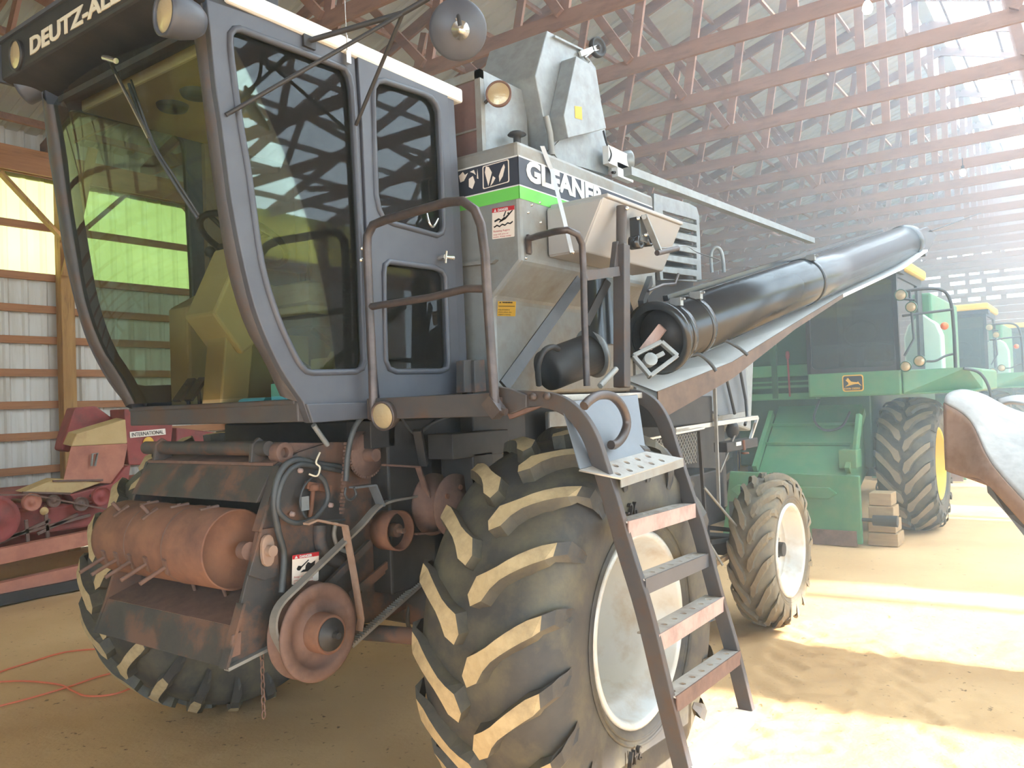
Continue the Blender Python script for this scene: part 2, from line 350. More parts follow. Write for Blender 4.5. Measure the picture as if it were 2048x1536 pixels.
# ---- siding profile shared by wall and roof sheets
def rib_sheet(name, w, length, ribs, mtl, rh=.02, axis='wall'):
    """ribbed sheet lying in (u = across, v = along); returns mesh; relief +n"""
    prof = []
    for k in range(ribs):
        c = w * (k + .5) / ribs
        prof += [(c - .045, 0), (c - .02, rh), (c + .02, rh), (c + .045, 0)]
    prof = [(0, 0)] + prof + [(w, 0)]
    mb = MB()
    f = (lambda u, v_, h: (h, u, v_)) if axis == 'wall' else (lambda u, v_, h: (v_, u, h))
    mb.loft([[f(u, 0, h) for u, h in prof], [f(u, length, h) for u, h in prof]], smooth=False)
    me = bpy.data.meshes.new(name); me.from_pydata([tuple(p) for p in mb.v], [], mb.f); me.materials.append(mtl); me.update(); return me
def inst(name, me, parent, loc, rot=(0, 0, 0)):
    o = bpy.data.objects.new(name, me); COL.objects.link(o); o.parent = parent; o.location = V(loc) - wloc(parent); o.rotation_euler = rot; return o
# ---- left wall: siding, skylight band, girts
wall_left = tag(build('wall_left', MB().box((XL - .10, Y0, ZE - .28), (XL - .06, Y1, ZE + .02)), M['woodgirt']), 'left barn wall of white ribbed siding, yellow skylight panels and pine girts', kind='structure')
sw = .914; npan = int((Y1 - Y0) / sw)
low = rib_sheet('siding_panel', sw, 3.50, 4, M['sheet']); mid = rib_sheet('skylight_panel', sw, 1.30, 4, M['fibre']); top = rib_sheet('siding_panel_upper', sw, .75, 4, M['sheet'])
for k in range(npan + 1):
    y = Y0 + k * sw
    inst('siding_panel', low, wall_left, (XL - .13, y, 0)); inst('skylight_panel', mid, wall_left, (XL - .125, y, 3.47)); inst('siding_panel', top, wall_left, (XL - .13, y, 4.72))
girt_z = [.58, 1.05, 1.47, 1.86, 2.275, 2.675, 3.07, 3.475, 4.125]
bay = 2.44; ypost = [2.19 + bay * k for k in range(-5, 10)]
gme = MB().box((0, 0, -.047), (.04, bay - .005, .047))
gmesh = bpy.data.meshes.new('girt'); gmesh.from_pydata([tuple(p) for p in gme.v], [], gme.f); gmesh.materials.append(M['woodgirt'])
for z in girt_z:
    for y in ypost: inst('girt', gmesh, wall_left, (XL - .10, y, z + random.uniform(-.008, .008)), (random.uniform(-.003, .003), 0, 0))
hb = MB().box((0, 0, 0), (.045, bay - .004, .30)); hmesh = bpy.data.meshes.new('header_beam'); hmesh.from_pydata([tuple(p) for p in hb.v], [], hb.f); hmesh.materials.append(M['woodgirt'])
for y in ypost: inst('header_beam', hmesh, wall_left, (XL + .09, y, ZE - .31))
for y in ypost:
    build('wall_post', MB().box((XL - .06, y - .085, -.05), (XL + .09, y + .085, ZE + .1)), M['woodpost'], wall_left, .008)
    for s in (-1, 1):
        build('knee_brace', MB().bar((XL + .11, y + s * .78, ZE - .36), (XL + .11, y + s * .02, ZE - 1.12), .04, .10, (1, 0, 0)), M['woodpost'], wall_left)
    build('truss_brace', MB().bar((XL + .13, y - .04, ZE - 1.55), (XL + .62, y + .10, ZE + .02), .04, .11, (0, 1, 0)), M['woodpost'], wall_left)
# ---- right wall: open bays between posts, closed door leaves throw the shade bands on the floor
wall_right = tag(build('wall_right', MB().box((XR, Y0, ZE - .9), (XR + .05, Y1, ZE + .1)), M['fibre']), 'right barn wall with open bays between posts', kind='structure')
rz = 4.05
for y in ypost: build('wall_post', MB().box((XR - .05, y - .07, -.05), (XR - .19, y + .07, ZE)), M['woodpost'], wall_right)
build('header_beam', MB().box((XR - .05, Y0, rz), (XR + .0, Y1, rz + .28)), M['woodgirt'], wall_right)
for a, b in ((-10, -8.6), (2.15, 3.25), (5.15, 9.3), (10.6, 13.2), (15.0, 19.0), (21.0, 26.0)):
    n = max(1, round((b - a) / .914)); w = (b - a) / n
    for k in range(n): build('door_panel', MB().box((XR + .02, a + k * w, .05), (XR + .05, a + (k + 1) * w - .004, rz + .1)), M['sheet'], wall_right)
# ---- back wall: horizontal boards, daylight showing through the gaps high up
wall_back = tag(build('wall_back', MB().box((XL, Y1 + .05, -.05), (XR, Y1 + .08, 3.2)), M['woodtruss']), 'far end wall of horizontal boards with daylight through the gaps', kind='structure')
zb = 3.2; row = 0
slot_rows = [4.35, 4.62, 4.89, 5.16, 5.45, 5.73]
edges = [3.2] + slot_rows + [ZR + .2]
for i in range(len(edges) - 1):
    lo, hi = edges[i] + (.055 if i else 0), edges[i + 1] - .055
    n = max(1, round((hi - lo) / .24)); w = (hi - lo) / n
    for k in range(n):
        z0 = lo + k * w; 
        if z0 > ZR: continue
        hw = (ZR + .2 - z0) * 3; a = max(XL, RX - hw); b = min(XR, RX + hw)
        build('wall_board', MB().box((a, Y1, z0), (b, Y1 + .03, z0 + w - .004)), M['woodtruss'], wall_back)
for z in slot_rows:
    x = XL
    while x < XR:
        closed = random.uniform(.10, .28) if (x < 0.2) else random.uniform(.12, .2)
        if x < -1.5 or x > 3.2: closed = 3.0
        build('wall_batten', MB().box((x, Y1 + .03, z - .07), (min(XR, x + closed), Y1 + .05, z + .07)), M['woodtruss'], wall_back)
        x += closed + (random.uniform(.22, .45) if x < .3 else random.uniform(.9, 1.6))
# ---- front end wall behind the camera: big open doorway on the right half, siding and skylight band on the left
wall_front = tag(build('wall_front', MB().box((XL, Y0 - .02, ZE - .1), (XR, Y0 + .03, ZE + .18)), M['woodgirt']), 'near end wall behind the viewer with an open doorway', kind='structure')
k = 0
while XL + k * sw < .8:
    x = XL + k * sw
    build('siding_panel', MB().box((x, Y0 - .06, 0), (x + sw - .004, Y0 - .04, 3.3)), M['sheet'], wall_front)
    build('skylight_panel', MB().box((x, Y0 - .06, 3.3), (x + sw - .004, Y0 - .045, ZE)), M['fibre'], wall_front); k += 1
for k in range(8): build('girt', MB().box((XL, Y0 - .04, .4 + k * .55), (.7, Y0, .5 + k * .55)), M['woodgirt'], wall_front)
for x in (-5.2, -2.7, .7, 9.2): build('wall_post', MB().box((x - .08, Y0 - .04, -.05), (x + .08, Y0 + .12, ZE)), M['woodpost'], wall_front)
for k in range(11):
    z0 = ZE + .15 + k * .25; hw = (ZR + .25 - z0) * 3
    if hw > .2: build('gable_board', MB().box((RX - hw, Y0 - .06, z0), (RX + hw, Y0 - .03, z0 + .246)), M['sheet'], wall_front)
# ---- roof: trusses, purlins, ribbed sheets, vented ridge
ceiling = tag(build('ceiling', MB().box((RX - .10, Y0, ZR + .09), (RX + .10, Y1, ZR + .11)), M['roofsheet']), 'underside of the barn roof with timber trusses, purlins and grey steel sheets', kind='structure')
sl = math.atan(1 / 3.0); slen = (RX - XL + .5 - .40) / math.cos(sl)
rsh = rib_sheet('roof_sheet', sw, slen, 4, M['roofsheet'], .02, 'roof')
rsc = rib_sheet('added_skylight_sheet', sw, slen, 4, M['glowroof'], .02, 'roof')  # translucent sheets added on the right slope to brighten and whiten the rear
for k in range(npan + 1):
    y = Y0 + k * sw
    inst('roof_sheet', rsh, ceiling, (XL - .5, y, ZE + .30 - .167), (0, -sl, 0))
    inst('roof_sheet', rsc if y > 1.5 else rsh, ceiling, (XR + .45, y + sw, ZE + .30 - .15), (0, -sl, math.pi))
pm_ = MB().box((-.02, 0, -.045), (.02, Y1 - Y0, .045)); pmesh = bpy.data.meshes.new('purlin'); pmesh.from_pydata([tuple(p) for p in pm_.v], [], pm_.f); pmesh.materials.append(M['woodtruss'])
for s in (-1, 1):
    for k in range(13):
        u = .35 + k * .655; x = RX + s * u
        inst('purlin', pmesh, ceiling, (x, Y0, ZR - u / 3.0 + .155 - .05), (0, s * sl, 0))
tsp = 1.35
def truss_meshes():
    out = []
    def add(nm, p0, p1, h, dy=0.0):
        mb = MB().bar((p0[0], dy, p0[1]), (p1[0], dy, p1[1]), .04, h, (0, 0, 1) if abs(p1[0] - p0[0]) > abs(p1[1] - p0[1]) else (1, 0, 0))
        me = bpy.data.meshes.new(nm); me.from_pydata([tuple(p) for p in mb.v], [], mb.f); me.materials.append(M['woodtruss']); out.append((nm, me))
    add('bottom_chord', (XL - .1, ZE + .07), (XR + .1, ZE + .07), .15)
    for s in (-1, 1): add('top_chord', (RX + s * (RX - XL + .3), ZE + .01 - .0), (RX, ZR + .0 + .03), .15)
    for s in (-1, 1):
        pts = [.0, 1.65, 3.3, 4.95, 6.6]
        zt = lambda u: ZR - u / 3.0 - .05
        for i, u in enumerate(pts):
            if i == 0: continue
            add('web', (RX + s * u, ZE + .12), (RX + s * (u - .42), zt(u - .42)), .10, .04)       # steep web
            add('web', (RX + s * u, ZE + .12), (RX + s * min(7.6, u + 1.1), zt(min(7.6, u + 1.1))), .09, -.04)
    add('king_post', (RX, ZE + .12), (RX, ZR - .05), .10, .04)
    return out
TM = truss_meshes()
nt_ = int((Y1 + 6) / tsp); yph = .65
for k in range(-8, 19):
    y = yph + k * tsp
    if y > Y1 - .2: break
    t = inst('roof_truss', TM[0][1], ceiling, (0, y, 0))
    for nm, me in TM[1:]: inst(nm, me, t, (0, y, 0)).location = (0, 0, 0)
for x in (-5.4, -2.6, 3.6):      # long lateral braces lying on the bottom chords
    build('lateral_brace', MB().bar((x, -8, ZE + .165), (x, Y1 - .3, ZE + .165), .09, .04), M['woodtruss'], ceiling)
# ================================================================== WHEELS
_lug_cache = {}
def wheel(name, root, c, R, W, rimR, nlug, side, tyre_m, lug_m, rim_m, sweep=16.0, lugh=.055, phase=0.0, nose=1.0, disc=.10, hub_r=.10, hub_out=.0, key=''):
    """wheel about the X axis; side=+1 faces +X. Tyre carcass is the part, rim/hub/lugs its sub-parts"""
    c = V(c); hw = W / 2; Rc = R - lugh
    k = rimR / .36
    prof = [(rimR + .005, -hw * .82), (rimR + .04, -hw * .93), (rimR + (Rc - rimR) * .45, -hw * 1.0), (rimR + (Rc - rimR) * .72, -hw * .97), (Rc - .045, -hw * .86), (Rc - .012, -hw * .62), (Rc, -hw * .25)]
    prof = prof + [(r, -h) for r, h in reversed(prof)]
    t = MB().lathe(c, (1, 0, 0), prof, 64); tyre = build(name, t, tyre_m, root)
    # moulded rings on the sidewall
    rg = MB()
    for rr, hh in ((rimR + .055, .945), (rimR + .075, .965)):
        rg.lathe(c, (side, 0, 0), [(rr - .006, hw * hh - .004), (rr, hw * hh + .006), (rr + .006, hw * hh - .002)], 64)
    build('sidewall_ring', rg, tyre_m, tyre)
    # rim
    o = hw * .86
    rp = [(rimR + .022, o - .02), (rimR + .024, o + .012), (rimR + .008, o + .02), (rimR - .006, o + .005), (rimR - .012, o - .05), (rimR - .045, o - .09), (rimR - .055, o - .14), (rimR - .058, disc + .04), (rimR - .075, disc + .01), (rimR - .12, disc - .01), (hub_r + .03, disc + .015), (hub_r, disc + .03), (0.001, disc + .03)]
    rim = build('wheel_rim', MB().lathe(c, (side, 0, 0), rp, 56), rim_m, tyre)
    bk = [(rimR + .022, -o + .02), (rimR - .02, -o - .005), (rimR - .06, -o + .08), (rimR - .062, disc)]
    build('rim_barrel', MB().lathe(c, (side, 0, 0), bk, 40), rim_m, tyre)
    hb = MB().cyl(c + V((side * disc, 0, 0)), c + V((side * (disc + .06 + hub_out), 0, 0)), hub_r * .55, hub_r * .5, 20)
    for q in range(8):
        a = q * math.pi / 4; r_ = hub_r * .85; p = c + V((side * (disc + .02), r_ * math.cos(a), r_ * math.sin(a)))
        hb.cyl(p, p + V((side * .035, 0, 0)), .014, n=6)
    build('wheel_hub', hb, M['blk'] if rim_m is M['rim'] else M['yellow'], tyre)
    # lugs
    for row in (-1, 1):
        ck = (key, row, R, W)
        if ck not in _lug_cache:
            mb = MB(); secs = []
            N = 9; secs_ = [(-.045, 0)] 
            path = []
            for i in range(N):
                s = i / (N - 1); x = (.018 + (hw * .93 - .018) * s); ph = -math.radians(sweep) * (s ** .8)
                rt = R - (.004 + .085 * max(0, s - .15) ** 2 * R / .8); rb = Rc - .02 - .05 * max(0, s - .75)
                w = (.016 if i == 0 else .034 if i == 1 else .024 if i == 2 else .0165 + .007 * s) * nose
                path.append((x, ph, rt, rb, w))
            # down the sidewall
            x, ph, rt, rb, w = path[-1]
            path.append((hw * 1.03, ph - math.radians(2), R * .875, R * .82, w * 1.0)); path.append((hw * 1.035, ph - math.radians(3), R * .80, R * .76, w * .8)); path.append((hw * 1.0, ph - math.radians(4), R * .73, R * .71, w * .5))
            rows = []
            for (x, ph, rt, rb, w) in path:
                # direction across the lug, half along circumference, half along width
                dph = w * 1.15 / R; dx = w * .55
                f = lambda r, sg, ww: (row * (x + sg * dx * ww * (1 if x < hw * .9 else 0)), -r * math.sin(ph + sg * dph * ww), r * math.cos(ph + sg * dph * ww))
                rows.append([f(rb, 1, 1.45), f(rt, 1, 1.0), f(rt, -1, 1.0), f(rb, -1, 1.45)])
            n = len(rows); vs_ = [p for r in rows for p in r]
            fs_t = [(i * 4 + 1, i * 4 + 2, i * 4 + 6, i * 4 + 5) for i in range(n - 1)]
            fs_s = [(i * 4 + 0, i * 4 + 1, i * 4 + 5, i * 4 + 4) for i in range(n - 1)] + [(i * 4 + 2, i * 4 + 3, i * 4 + 7, i * 4 + 6) for i in range(n - 1)] + [(0, 3, 2, 1), (n * 4 - 4, n * 4 - 3, n * 4 - 2, n * 4 - 1)]
            if row < 0: fs_t = [tuple(reversed(f)) for f in fs_t]; fs_s = [tuple(reversed(f)) for f in fs_s]
            me = bpy.data.meshes.new('lug'); nt2 = 8
            me.from_pydata(vs_, [], fs_t + fs_s); me.materials.append(tyre_m); me.materials.append(lug_m)
            me.polygons.foreach_set('material_index', [1 if i < nt2 else 0 for i in range(len(fs_t))] + [0] * len(fs_s)); me.update()
            _lug_cache[ck] = me
        me = _lug_cache[ck]
        for q in range(nlug):
            a = 2 * math.pi * (q + (.5 if row > 0 else 0)) / nlug + phase
            o_ = bpy.data.objects.new('lug', me); COL.objects.link(o_); o_.parent = tyre; o_.location = c - wloc(root); o_.rotation_euler = (a, 0, 0)
    return tyre
# ================================================================== SILVER COMBINE HARVESTER
CB = empty('combine_harvester', (0.15, 1.0, 0))
tag(CB, 'silver combine harvester with dark glazed cab, lime stripe and side ladder in the foreground', 'combine')
WH = wheel('front_wheel', CB, (1.392, 0, .775), .80, .59, .355, 19, 1, M['rubber'], M['lug'], M['rim'], key='f', disc=-.20, phase=.10, hub_r=.13)
WF = wheel('front_wheel', CB, (-1.03, 0, .775), .80, .62, .355, 19, -1, M['rubber'], M['lug'], M['rim'], key='f', disc=-.20, phase=.02, hub_r=.13)
text('sidewall_lettering', '-26', .075, (P(1252, 1036, X=1.692), (0, 1, 0), (0, 0, 1)), .008, M['blk'], WH, .85)
text('sidewall_lettering', '347', .075, (P(1281, 1489, X=1.700), (0, -1, 0), (0, 0, -1)), .008, M['blk'], WH, .85)
RW = wheel('rear_wheel', CB, (1.17, 3.0, .545), .555, .30, .31, 18, 1, M['rubberold'], M['lugdark'], M['rim'], key='r', sweep=26, lugh=.035, disc=-.02, phase=.1, hub_r=.10, hub_out=.05, nose=.72)
RW2 = wheel('rear_wheel', CB, (-.87, 3.0, .545), .555, .30, .31, 18, -1, M['rubberold'], M['lugdark'], M['rim'], key='r', sweep=26, lugh=.035, disc=-.02, phase=.3, hub_r=.10, hub_out=.05, nose=.72)
# ================================================================== CAB of the silver combine
SX, FX = .63, -.60
def yz(px, py, X=SX): p = P(px, py, X=X); return (p.y, p.z)
FL = ((SX, 0, 0), (0, 1, 0), (0, 0, 1))          # left side plane, facing +X
FR = ((FX, 0, 0), (0, 1, 0), (0, 0, 1))
def smooth2(pts, k=5): return [(p.x, p.y) for p in smooth_path([(a, b, 0) for a, b in pts], k)]
side_front = [yz(*q) for q in ((409, 4), (418, 90), (427, 174), (437, 239), (449, 330), (460, 410), (485, 537), (513, 639), (556, 735), (601, 803))]
side_front = smooth2(side_front, 4)
front_out = side_front + [yz(615, 843), yz(745, 834), yz(735, 640), yz(722, 480), yz(712, 260), yz(701, 104)]
win1 = smooth2([yz(*q) for q in ((456, 120), (458, 135), (471, 232), (492, 359), (516, 525), (547, 632), (581, 708), (596, 733))], 4) + [yz(*q) for q in ((606, 743), (620, 746), (705, 744), (718, 737), (723, 722), (716, 502), (709, 370), (702, 239), (698, 180), (693, 155), (682, 138), (580, 100), (474, 61), (462, 62), (454, 72), (454, 95))]
win2 = [yz(*q) for q in ((736, 205), (737, 180), (745, 167), (758, 165), (836, 190), (852, 198), (862, 210), (868, 226), (873, 330), (878, 455), (874, 468), (864, 473), (775, 449), (757, 440), (748, 422), (742, 393), (739, 300))]
win3 = [yz(*q) for q in ((757, 548), (759, 532), (768, 525), (860, 537), (875, 544), (881, 556), (887, 725), (884, 738), (872, 743), (782, 744), (768, 738), (761, 722))]
door_out = [yz(*q) for q in ((706, 108), (884, 176), (912, 786), (750, 797), (737, 640), (726, 480), (716, 260))]
pil_out = [yz(*q) for q in ((885, 176), (899, 181), (912, 400), (926, 707), (926, 783), (913, 785))]
roof_c = MB().box((-.64, -1.10, 3.165), (.665, .24, 3.235))
cab = build('cab', roof_c, M['white'], CB, .012)
cab['label'] = 'dark glazed operator cab with white roof edge'
plate('side_panel', [front_out, win1], FL, .03, M['cabpaint'], cab, .004)
plate('door', [door_out, win2, win3], ((SX + .012, 0, 0), (0, 1, 0), (0, 0, 1)), .03, M['cabpaint'], cab, .004)
plate('rear_pillar', [pil_out], FL, .035, M['cabpaint'], cab, .004)
for w, dx in ((win1, 0), (win2, .012), (win3, .012)):
    build('window_seal', MB().tube([(SX + dx + .018, a, b) for a, b in w], .0135, 8, True), M['cabpaint'], cab)
    plate('window_pane', [w], ((SX + dx - .005, 0, 0), (0, 1, 0), (0, 0, 1)), .004, M['glass'], cab)
# far side: same outline, one big window and a rear window
far_out = side_front + [yz(615, 843), (.19, 1.63), (.17, 3.17), (side_front[0][0], 3.17)]
far_win2 = [(a, b) for a, b in rounded([(-.36, 3.08), (.06, 3.08), (.06, 1.85), (-.36, 1.85)], .06)]
plate('side_panel', [far_out, win1], FR, .04, M['cabpaint'], cab)
for w in (win1,): plate('window_pane', [w], FR, .004, M['glass'], cab)
# front corner posts and windscreen
gl_px = ((388, 62), (397, 120), (405, 178), (420, 300), (436, 410), (458, 543), (492, 653), (530, 722), (562, 792))
gin = [P(a, b, X=.555) for a, b in gl_px]; gin = smooth_path(gin, 4)
gout = [V((SX, a, b)) for a, b in side_front]
def resample(pts, n):
    d = [0]
    for i in range(1, len(pts)): d.append(d[-1] + (pts[i] - pts[i - 1]).length)
    out = []
    for k in range(n):
        t = d[-1] * k / (n - 1); i = max(j for j in range(len(d)) if d[j] <= t + 1e-9); i = min(i, len(pts) - 2)
        f = (t - d[i]) / max(1e-9, d[i + 1] - d[i]); out.append(pts[i].lerp(pts[i + 1], f))
    return out
NR = 22; gi, go = resample(gin, NR), resample(gout, NR)
def post(sign):
    f = (lambda p: V(p)) if sign > 0 else (lambda p: V((.015 * 2 - p.x, p.y, p.z)))
    rows = []
    for a, b in zip(gi, go):
        mid_ = V(((a.x + b.x) / 2 + .015, min(a.y, b.y) - .012 + .0, (a.z + b.z) / 2)); ins = V((a.x - .01, a.y + .06, a.z)); ins2 = V((b.x - .01, b.y + .06, b.z))
        rows.append([f(q) for q in (a, V((a.x + .012, a.y - .014, a.z)), mid_, V((b.x - .012, b.y - .006, b.z)), b, ins2, ins)])
    mb = MB().loft(rows, closed=True); return mb
build('corner_post', post(1), M['cabrust'], cab); build('corner_post', post(-1), M['cabrust'], cab)
rows = []
for p in gi:
    r_ = []
    for k in range(17):
        t = k / 16; x = .555 + (-.525 - .555) * t; r_.append(V((x, p.y + .004 - .075 * (1 - (2 * t - 1) ** 2) * min(1, (p.z - 1.6) * 2), p.z)))
    rows.append(r_)
build('windscreen', MB().loft(rows), M['glass'], cab)
# front sill and skirts
build('front_sill', MB().box((-.62, -.80, 1.632), (.615, -.70, 1.712)).box((-.62, -.806, 1.70), (.60, -.69, 1.722)), M['cabrust'], cab, .006)
build('side_skirt', MB().prism([(SX - .02, *yz(603, 808)), (SX - .02, *yz(616, 846)), (SX - .02, *yz(748, 836)), (SX - .02, *yz(748, 804))], (.05, 0, 0)), M['cabpaint'], cab, .004)
build('cab_floor', MB().box((-.59, -.78, 1.64), (.60, .2, 1.70)), M['blk'], cab)
rw = [(-.58, 1.66), (.61, 1.66), (.61, 3.16), (-.58, 3.16)]
plate('rear_wall', [rw, rounded([(-.46, 2.30), (.48, 2.30), (.48, 3.0), (-.46, 3.0)], .07)], ((0, .20, 0), (1, 0, 0), (0, 0, 1)), .03, M['cabtrim'], cab)
plate('window_pane', [rounded([(-.46, 2.30), (.48, 2.30), (.48, 3.0), (-.46, 3.0)], .07)], ((0, .20, 0), (1, 0, 0), (0, 0, 1)), .004, M['glass'], cab)
build('headliner', MB().box((-.57, -1.02, 3.08), (.60, .18, 3.16)), M['tan'], cab, .01)
for px_, py_ in ((345, 212), (393, 186)):
    p = P(px_, py_, Z=3.075); build('ceiling_speaker', MB().lathe(p, (0, 0, -1), [(.001, .022), (.03, .026), (.06, .018), (.066, .01), (.07, -.004)], 28), M['blk'], cab)
# visor over the windscreen
vis = [(-1.30, 3.175), (-1.30, 3.345), (-1.26, 3.36), (-.85, 3.36), (-.85, 3.15), (-1.09, 3.12)]
build('visor', MB().prism([(-.70, a, b) for a, b in vis], (1.345, 0, 0)), M['blk'], cab, .012)
build('visor_trim', MB().box((-.72, -1.312, 3.335), (.65, -1.285, 3.352)).box((-.72, -1.312, 3.17), (-.70, -.9, 3.352)), M['cabpaint'], cab)
build('far_inner_trim', MB().box((FX + .02, -.40, 1.72), (FX + .05, .17, 3.08)), M['cabtrim'], cab)
build('visor_lip', MB().bar((-.68, -1.10, 3.115), (.60, -1.10, 3.115), .03, .03), M['cabrust'], cab)
text('visor_lettering', 'DEUTZ-ALLIS', .098, ((-.413, -1.3035, 3.205), (1, 0, 0), (0, 0, 1)), .002, M['cream'], cab, 1.42, bold=.003)
def lamp(parent, c, d, r, depth, housing, nm='work_lamp'):
    c = V(c); d = V(d).normalized(); b = c - d * depth
    o = build(nm, MB().lathe(b, d, [(.001, 0), (r * .55, 0), (r * .82, depth * .2), (r * 1.0, depth * .55), (r * 1.06, depth * .95), (r * 1.06, depth * 1.06), (r * .92, depth * 1.06), (r * .90, depth * .98)], 28), housing, parent)
    return o, MB().lathe(b, d, [(r * .92, depth * .98), (r * .7, depth * 1.04), (r * .4, depth * 1.09), (.001, depth * 1.11)], 28)
def lamp_full(parent, c, d, r, depth, housing, nm='work_lamp', stem=None):
    o, lm = lamp(parent, c, d, r, depth, housing, nm)
    build('lamp_lens', lm, M['lens'], parent)
    if stem: build('lamp_bracket', MB().tube(stem, .009, 8), M['blk'], parent)
    return o
lamp_full(cab, P(330, 26, Y=-1.36), (-.1, -1, -.05), .072, .13, M['cabpaint'], stem=[P(372, 20, Y=-1.27), (.60, -1.2, 3.18)])
lamp_full(cab, P(30, 110, Y=-1.31), (-.05, -1, -.08), .062, .06, M['blk'])
lamp_full(cab, P(50, 178, Y=-1.20), (-.75, -.5, -.35), .066, .13, M['cabpaint'], stem=[P(100, 172, Y=-1.16), (-.58, -1.12, 3.14)])
# wiper
build('wiper_arm', MB().bar(P(216, 116, Y=-1.225), P(298, 277, Y=-1.19), .006, .014, (0, -1, 0)).cyl(P(208, 115, Y=-1.23), P(232, 122, Y=-1.23), .011, n=10), M['chrome'], cab)
build('wiper_blade', smooth_path and MB().tube(smooth_path([P(258, 168, Y=-1.19), P(300, 280, Y=-1.185), P(345, 360, Y=-1.17), P(395, 436, Y=-1.13)], 5), .007, 6).tube(smooth_path([P(262, 160, Y=-1.195), P(306, 282, Y=-1.195), P(350, 355, Y=-1.18), P(398, 430, Y=-1.14)], 5), .004, 6), M['hose'], cab)
# mirror frame on the left side
mA, mB_, mC = P(616, 82, X=SX + .02), P(452, 230, X=SX + .02), P(712, 250, X=SX + .03)
mT = P(806, 26, X=1.02); mE = P(858, -4, X=1.12)
build('mirror_bracket', MB().tube([mA, mT, mE], .011, 8).tube([mB_, mT], .008, 8).tube([mC, mT], .008, 8).box(mA - V((.01, .03, .03)), mA + V((.012, .03, .03))), M['blk'], cab)
mc = P(917, 60, X=1.24); nd = (CAM - mc); nd = V((.1, -.95, .12)).normalized()
mdir = ((mc - CAM).normalized() + V((-.25, .0, .10))).normalized()   # back of the mirror is towards us
bdir = -mdir
mr = .108
build('round_mirror', MB().lathe(mc, bdir, [(.001, .05), (mr * .2, .046), (mr * .6, .03), (mr * .95, .008), (mr * 1.02, 0), (mr * 1.03, -.008), (mr * .98, -.012), (.001, -.012)], 40), M['cabpaint'], cab)
build('mirror_boss', MB().lathe(mc, bdir, [(.001, .075), (.016, .072), (.018, .055), (.034, .05), (.036, .04)], 20).bar(mc + bdir * .055, mc + bdir * .07 + V((-.02, 0, .05)), .016, .014), M['chrome'], cab)
build('mirror_arm', MB().tube(smooth_path([mc + bdir * .06, mc + bdir * .07 + V((-.012, 0, .05)), mc + V((-.02, 0, .14)), mc + V((-.05, 0, .26)), mE], 5), .008, 8), M['blk'], cab)
ap = P(694, 118, X=SX + .03)
build('antenna', MB().cyl(ap, ap + V((0, 0, .10)), .009, .006, 10).tube([ap + V((0, 0, .1)), ap + V((-.01, 0, .75))], .0022, 6).box(ap - V((.012, .012, .02)), ap + V((.012, .012, .03))), M['chrome'], cab)
# handles
hd = P(866, 438, X=SX + .04)
build('window_latch', MB().tube(smooth_path([P(854, 428, X=SX + .025), P(858, 445, X=SX + .05), P(866, 454, X=SX + .045), P(876, 438, X=SX + .03)], 4), .006, 8), M['chrome'], cab)
dh = P(884, 515, X=SX + .05)
build('door_handle', MB().cyl(dh - V((.03, 0, 0)), dh + V((.02, 0, 0)), .012, n=12).tube([dh + V((.02, 0, -.03)), dh + V((.02, .004, .0)), dh + V((.02, .01, .028))], .007, 8).tube([dh + V((.02, 0, 0)), dh + V((.02, .055, .002))], [.008, .013], 10), M['chrome'], cab)
for q in ((724, 497), (722, 520)):
    p = P(*q, X=SX + .03); build('hinge_bolt', MB().lathe(p, (1, 0, 0), [(.001, .012), (.008, .01), (.010, 0)], 10), M['chrome'], cab)
plate('window_sticker', [[yz(643, 135), yz(682, 146), yz(682, 166), yz(643, 153)]], ((SX - .012, 0, 0), (0, 1, 0), (0, 0, 1)), .001, M['cyan'], cab)
# ---- inside the cab
col = MB().prism([(-.03, -.80, 1.70), (-.03, -.66, 1.70), (-.03, -.62, 2.0), (-.03, -.76, 2.02)], (.14, 0, 0))
build('steering_column', col, M['tan'], cab, .008)
build('column_cover', MB().prism([(-.08, -.84, 2.10), (-.08, -.70, 1.93), (-.08, -.58, 2.02), (-.08, -.60, 2.34), (-.08, -.68, 2.42)], (.22, 0, 0)), M['tan'], cab, .012)
swc = V((.03, -.60, 2.46)); swn = V((0, .45, .9)).normalized(); su = V((1, 0, 0)); sv = swn.cross(su)
build('steering_wheel', MB().tube([swc + (su * math.cos(a) + sv * math.sin(a)) * .20 for a in [2 * math.pi * k / 28 for k in range(28)]], .015, 8, True)
      .tube([swc - su * .19, swc - swn * .03, swc + su * .19], .011, 6).tube([swc - swn * .03, swc - sv * .19], .011, 6).cyl(swc - swn * .06, swc, .045, n=16), M['blk'], cab)
build('seat_cushion', MB().box((-.30, -.38, 2.17), (.20, .08, 2.29)), M['seat'], cab, .05)
build('seat_back', MB().box((-.29, .02, 2.24), (.19, .13, 2.78)), M['seat'], cab, .05)
build('seat_base', MB().box((-.27, -.34, 2.07), (.17, .06, 2.16)).box((-.22, -.28, 1.70), (.12, .02, 1.86)).bar((-.24, -.32, 2.06), (-.24, .04, 1.86), .02, .03).bar((.14, -.32, 2.06), (.14, .04, 1.86), .02, .03), M['blk'], cab, .01)
build('seat_pan', MB().box((-.29, -.38, 2.13), (.19, .06, 2.17)), M['tan'], cab, .01)
for x in (-.34, .235): build('arm_rest', MB().box((x - .03, -.28, 2.42), (x + .03, .05, 2.47)).bar((x, .04, 2.2), (x, .04, 2.44), .03, .03), M['blk'], cab, .012)
build('side_console', MB().prism([(-.57, -.62, 1.70), (-.57, .12, 1.70), (-.57, .12, 2.32), (-.57, -.30, 2.38), (-.57, -.62, 2.20)], (.17, 0, 0)), M['tan'], cab, .015)
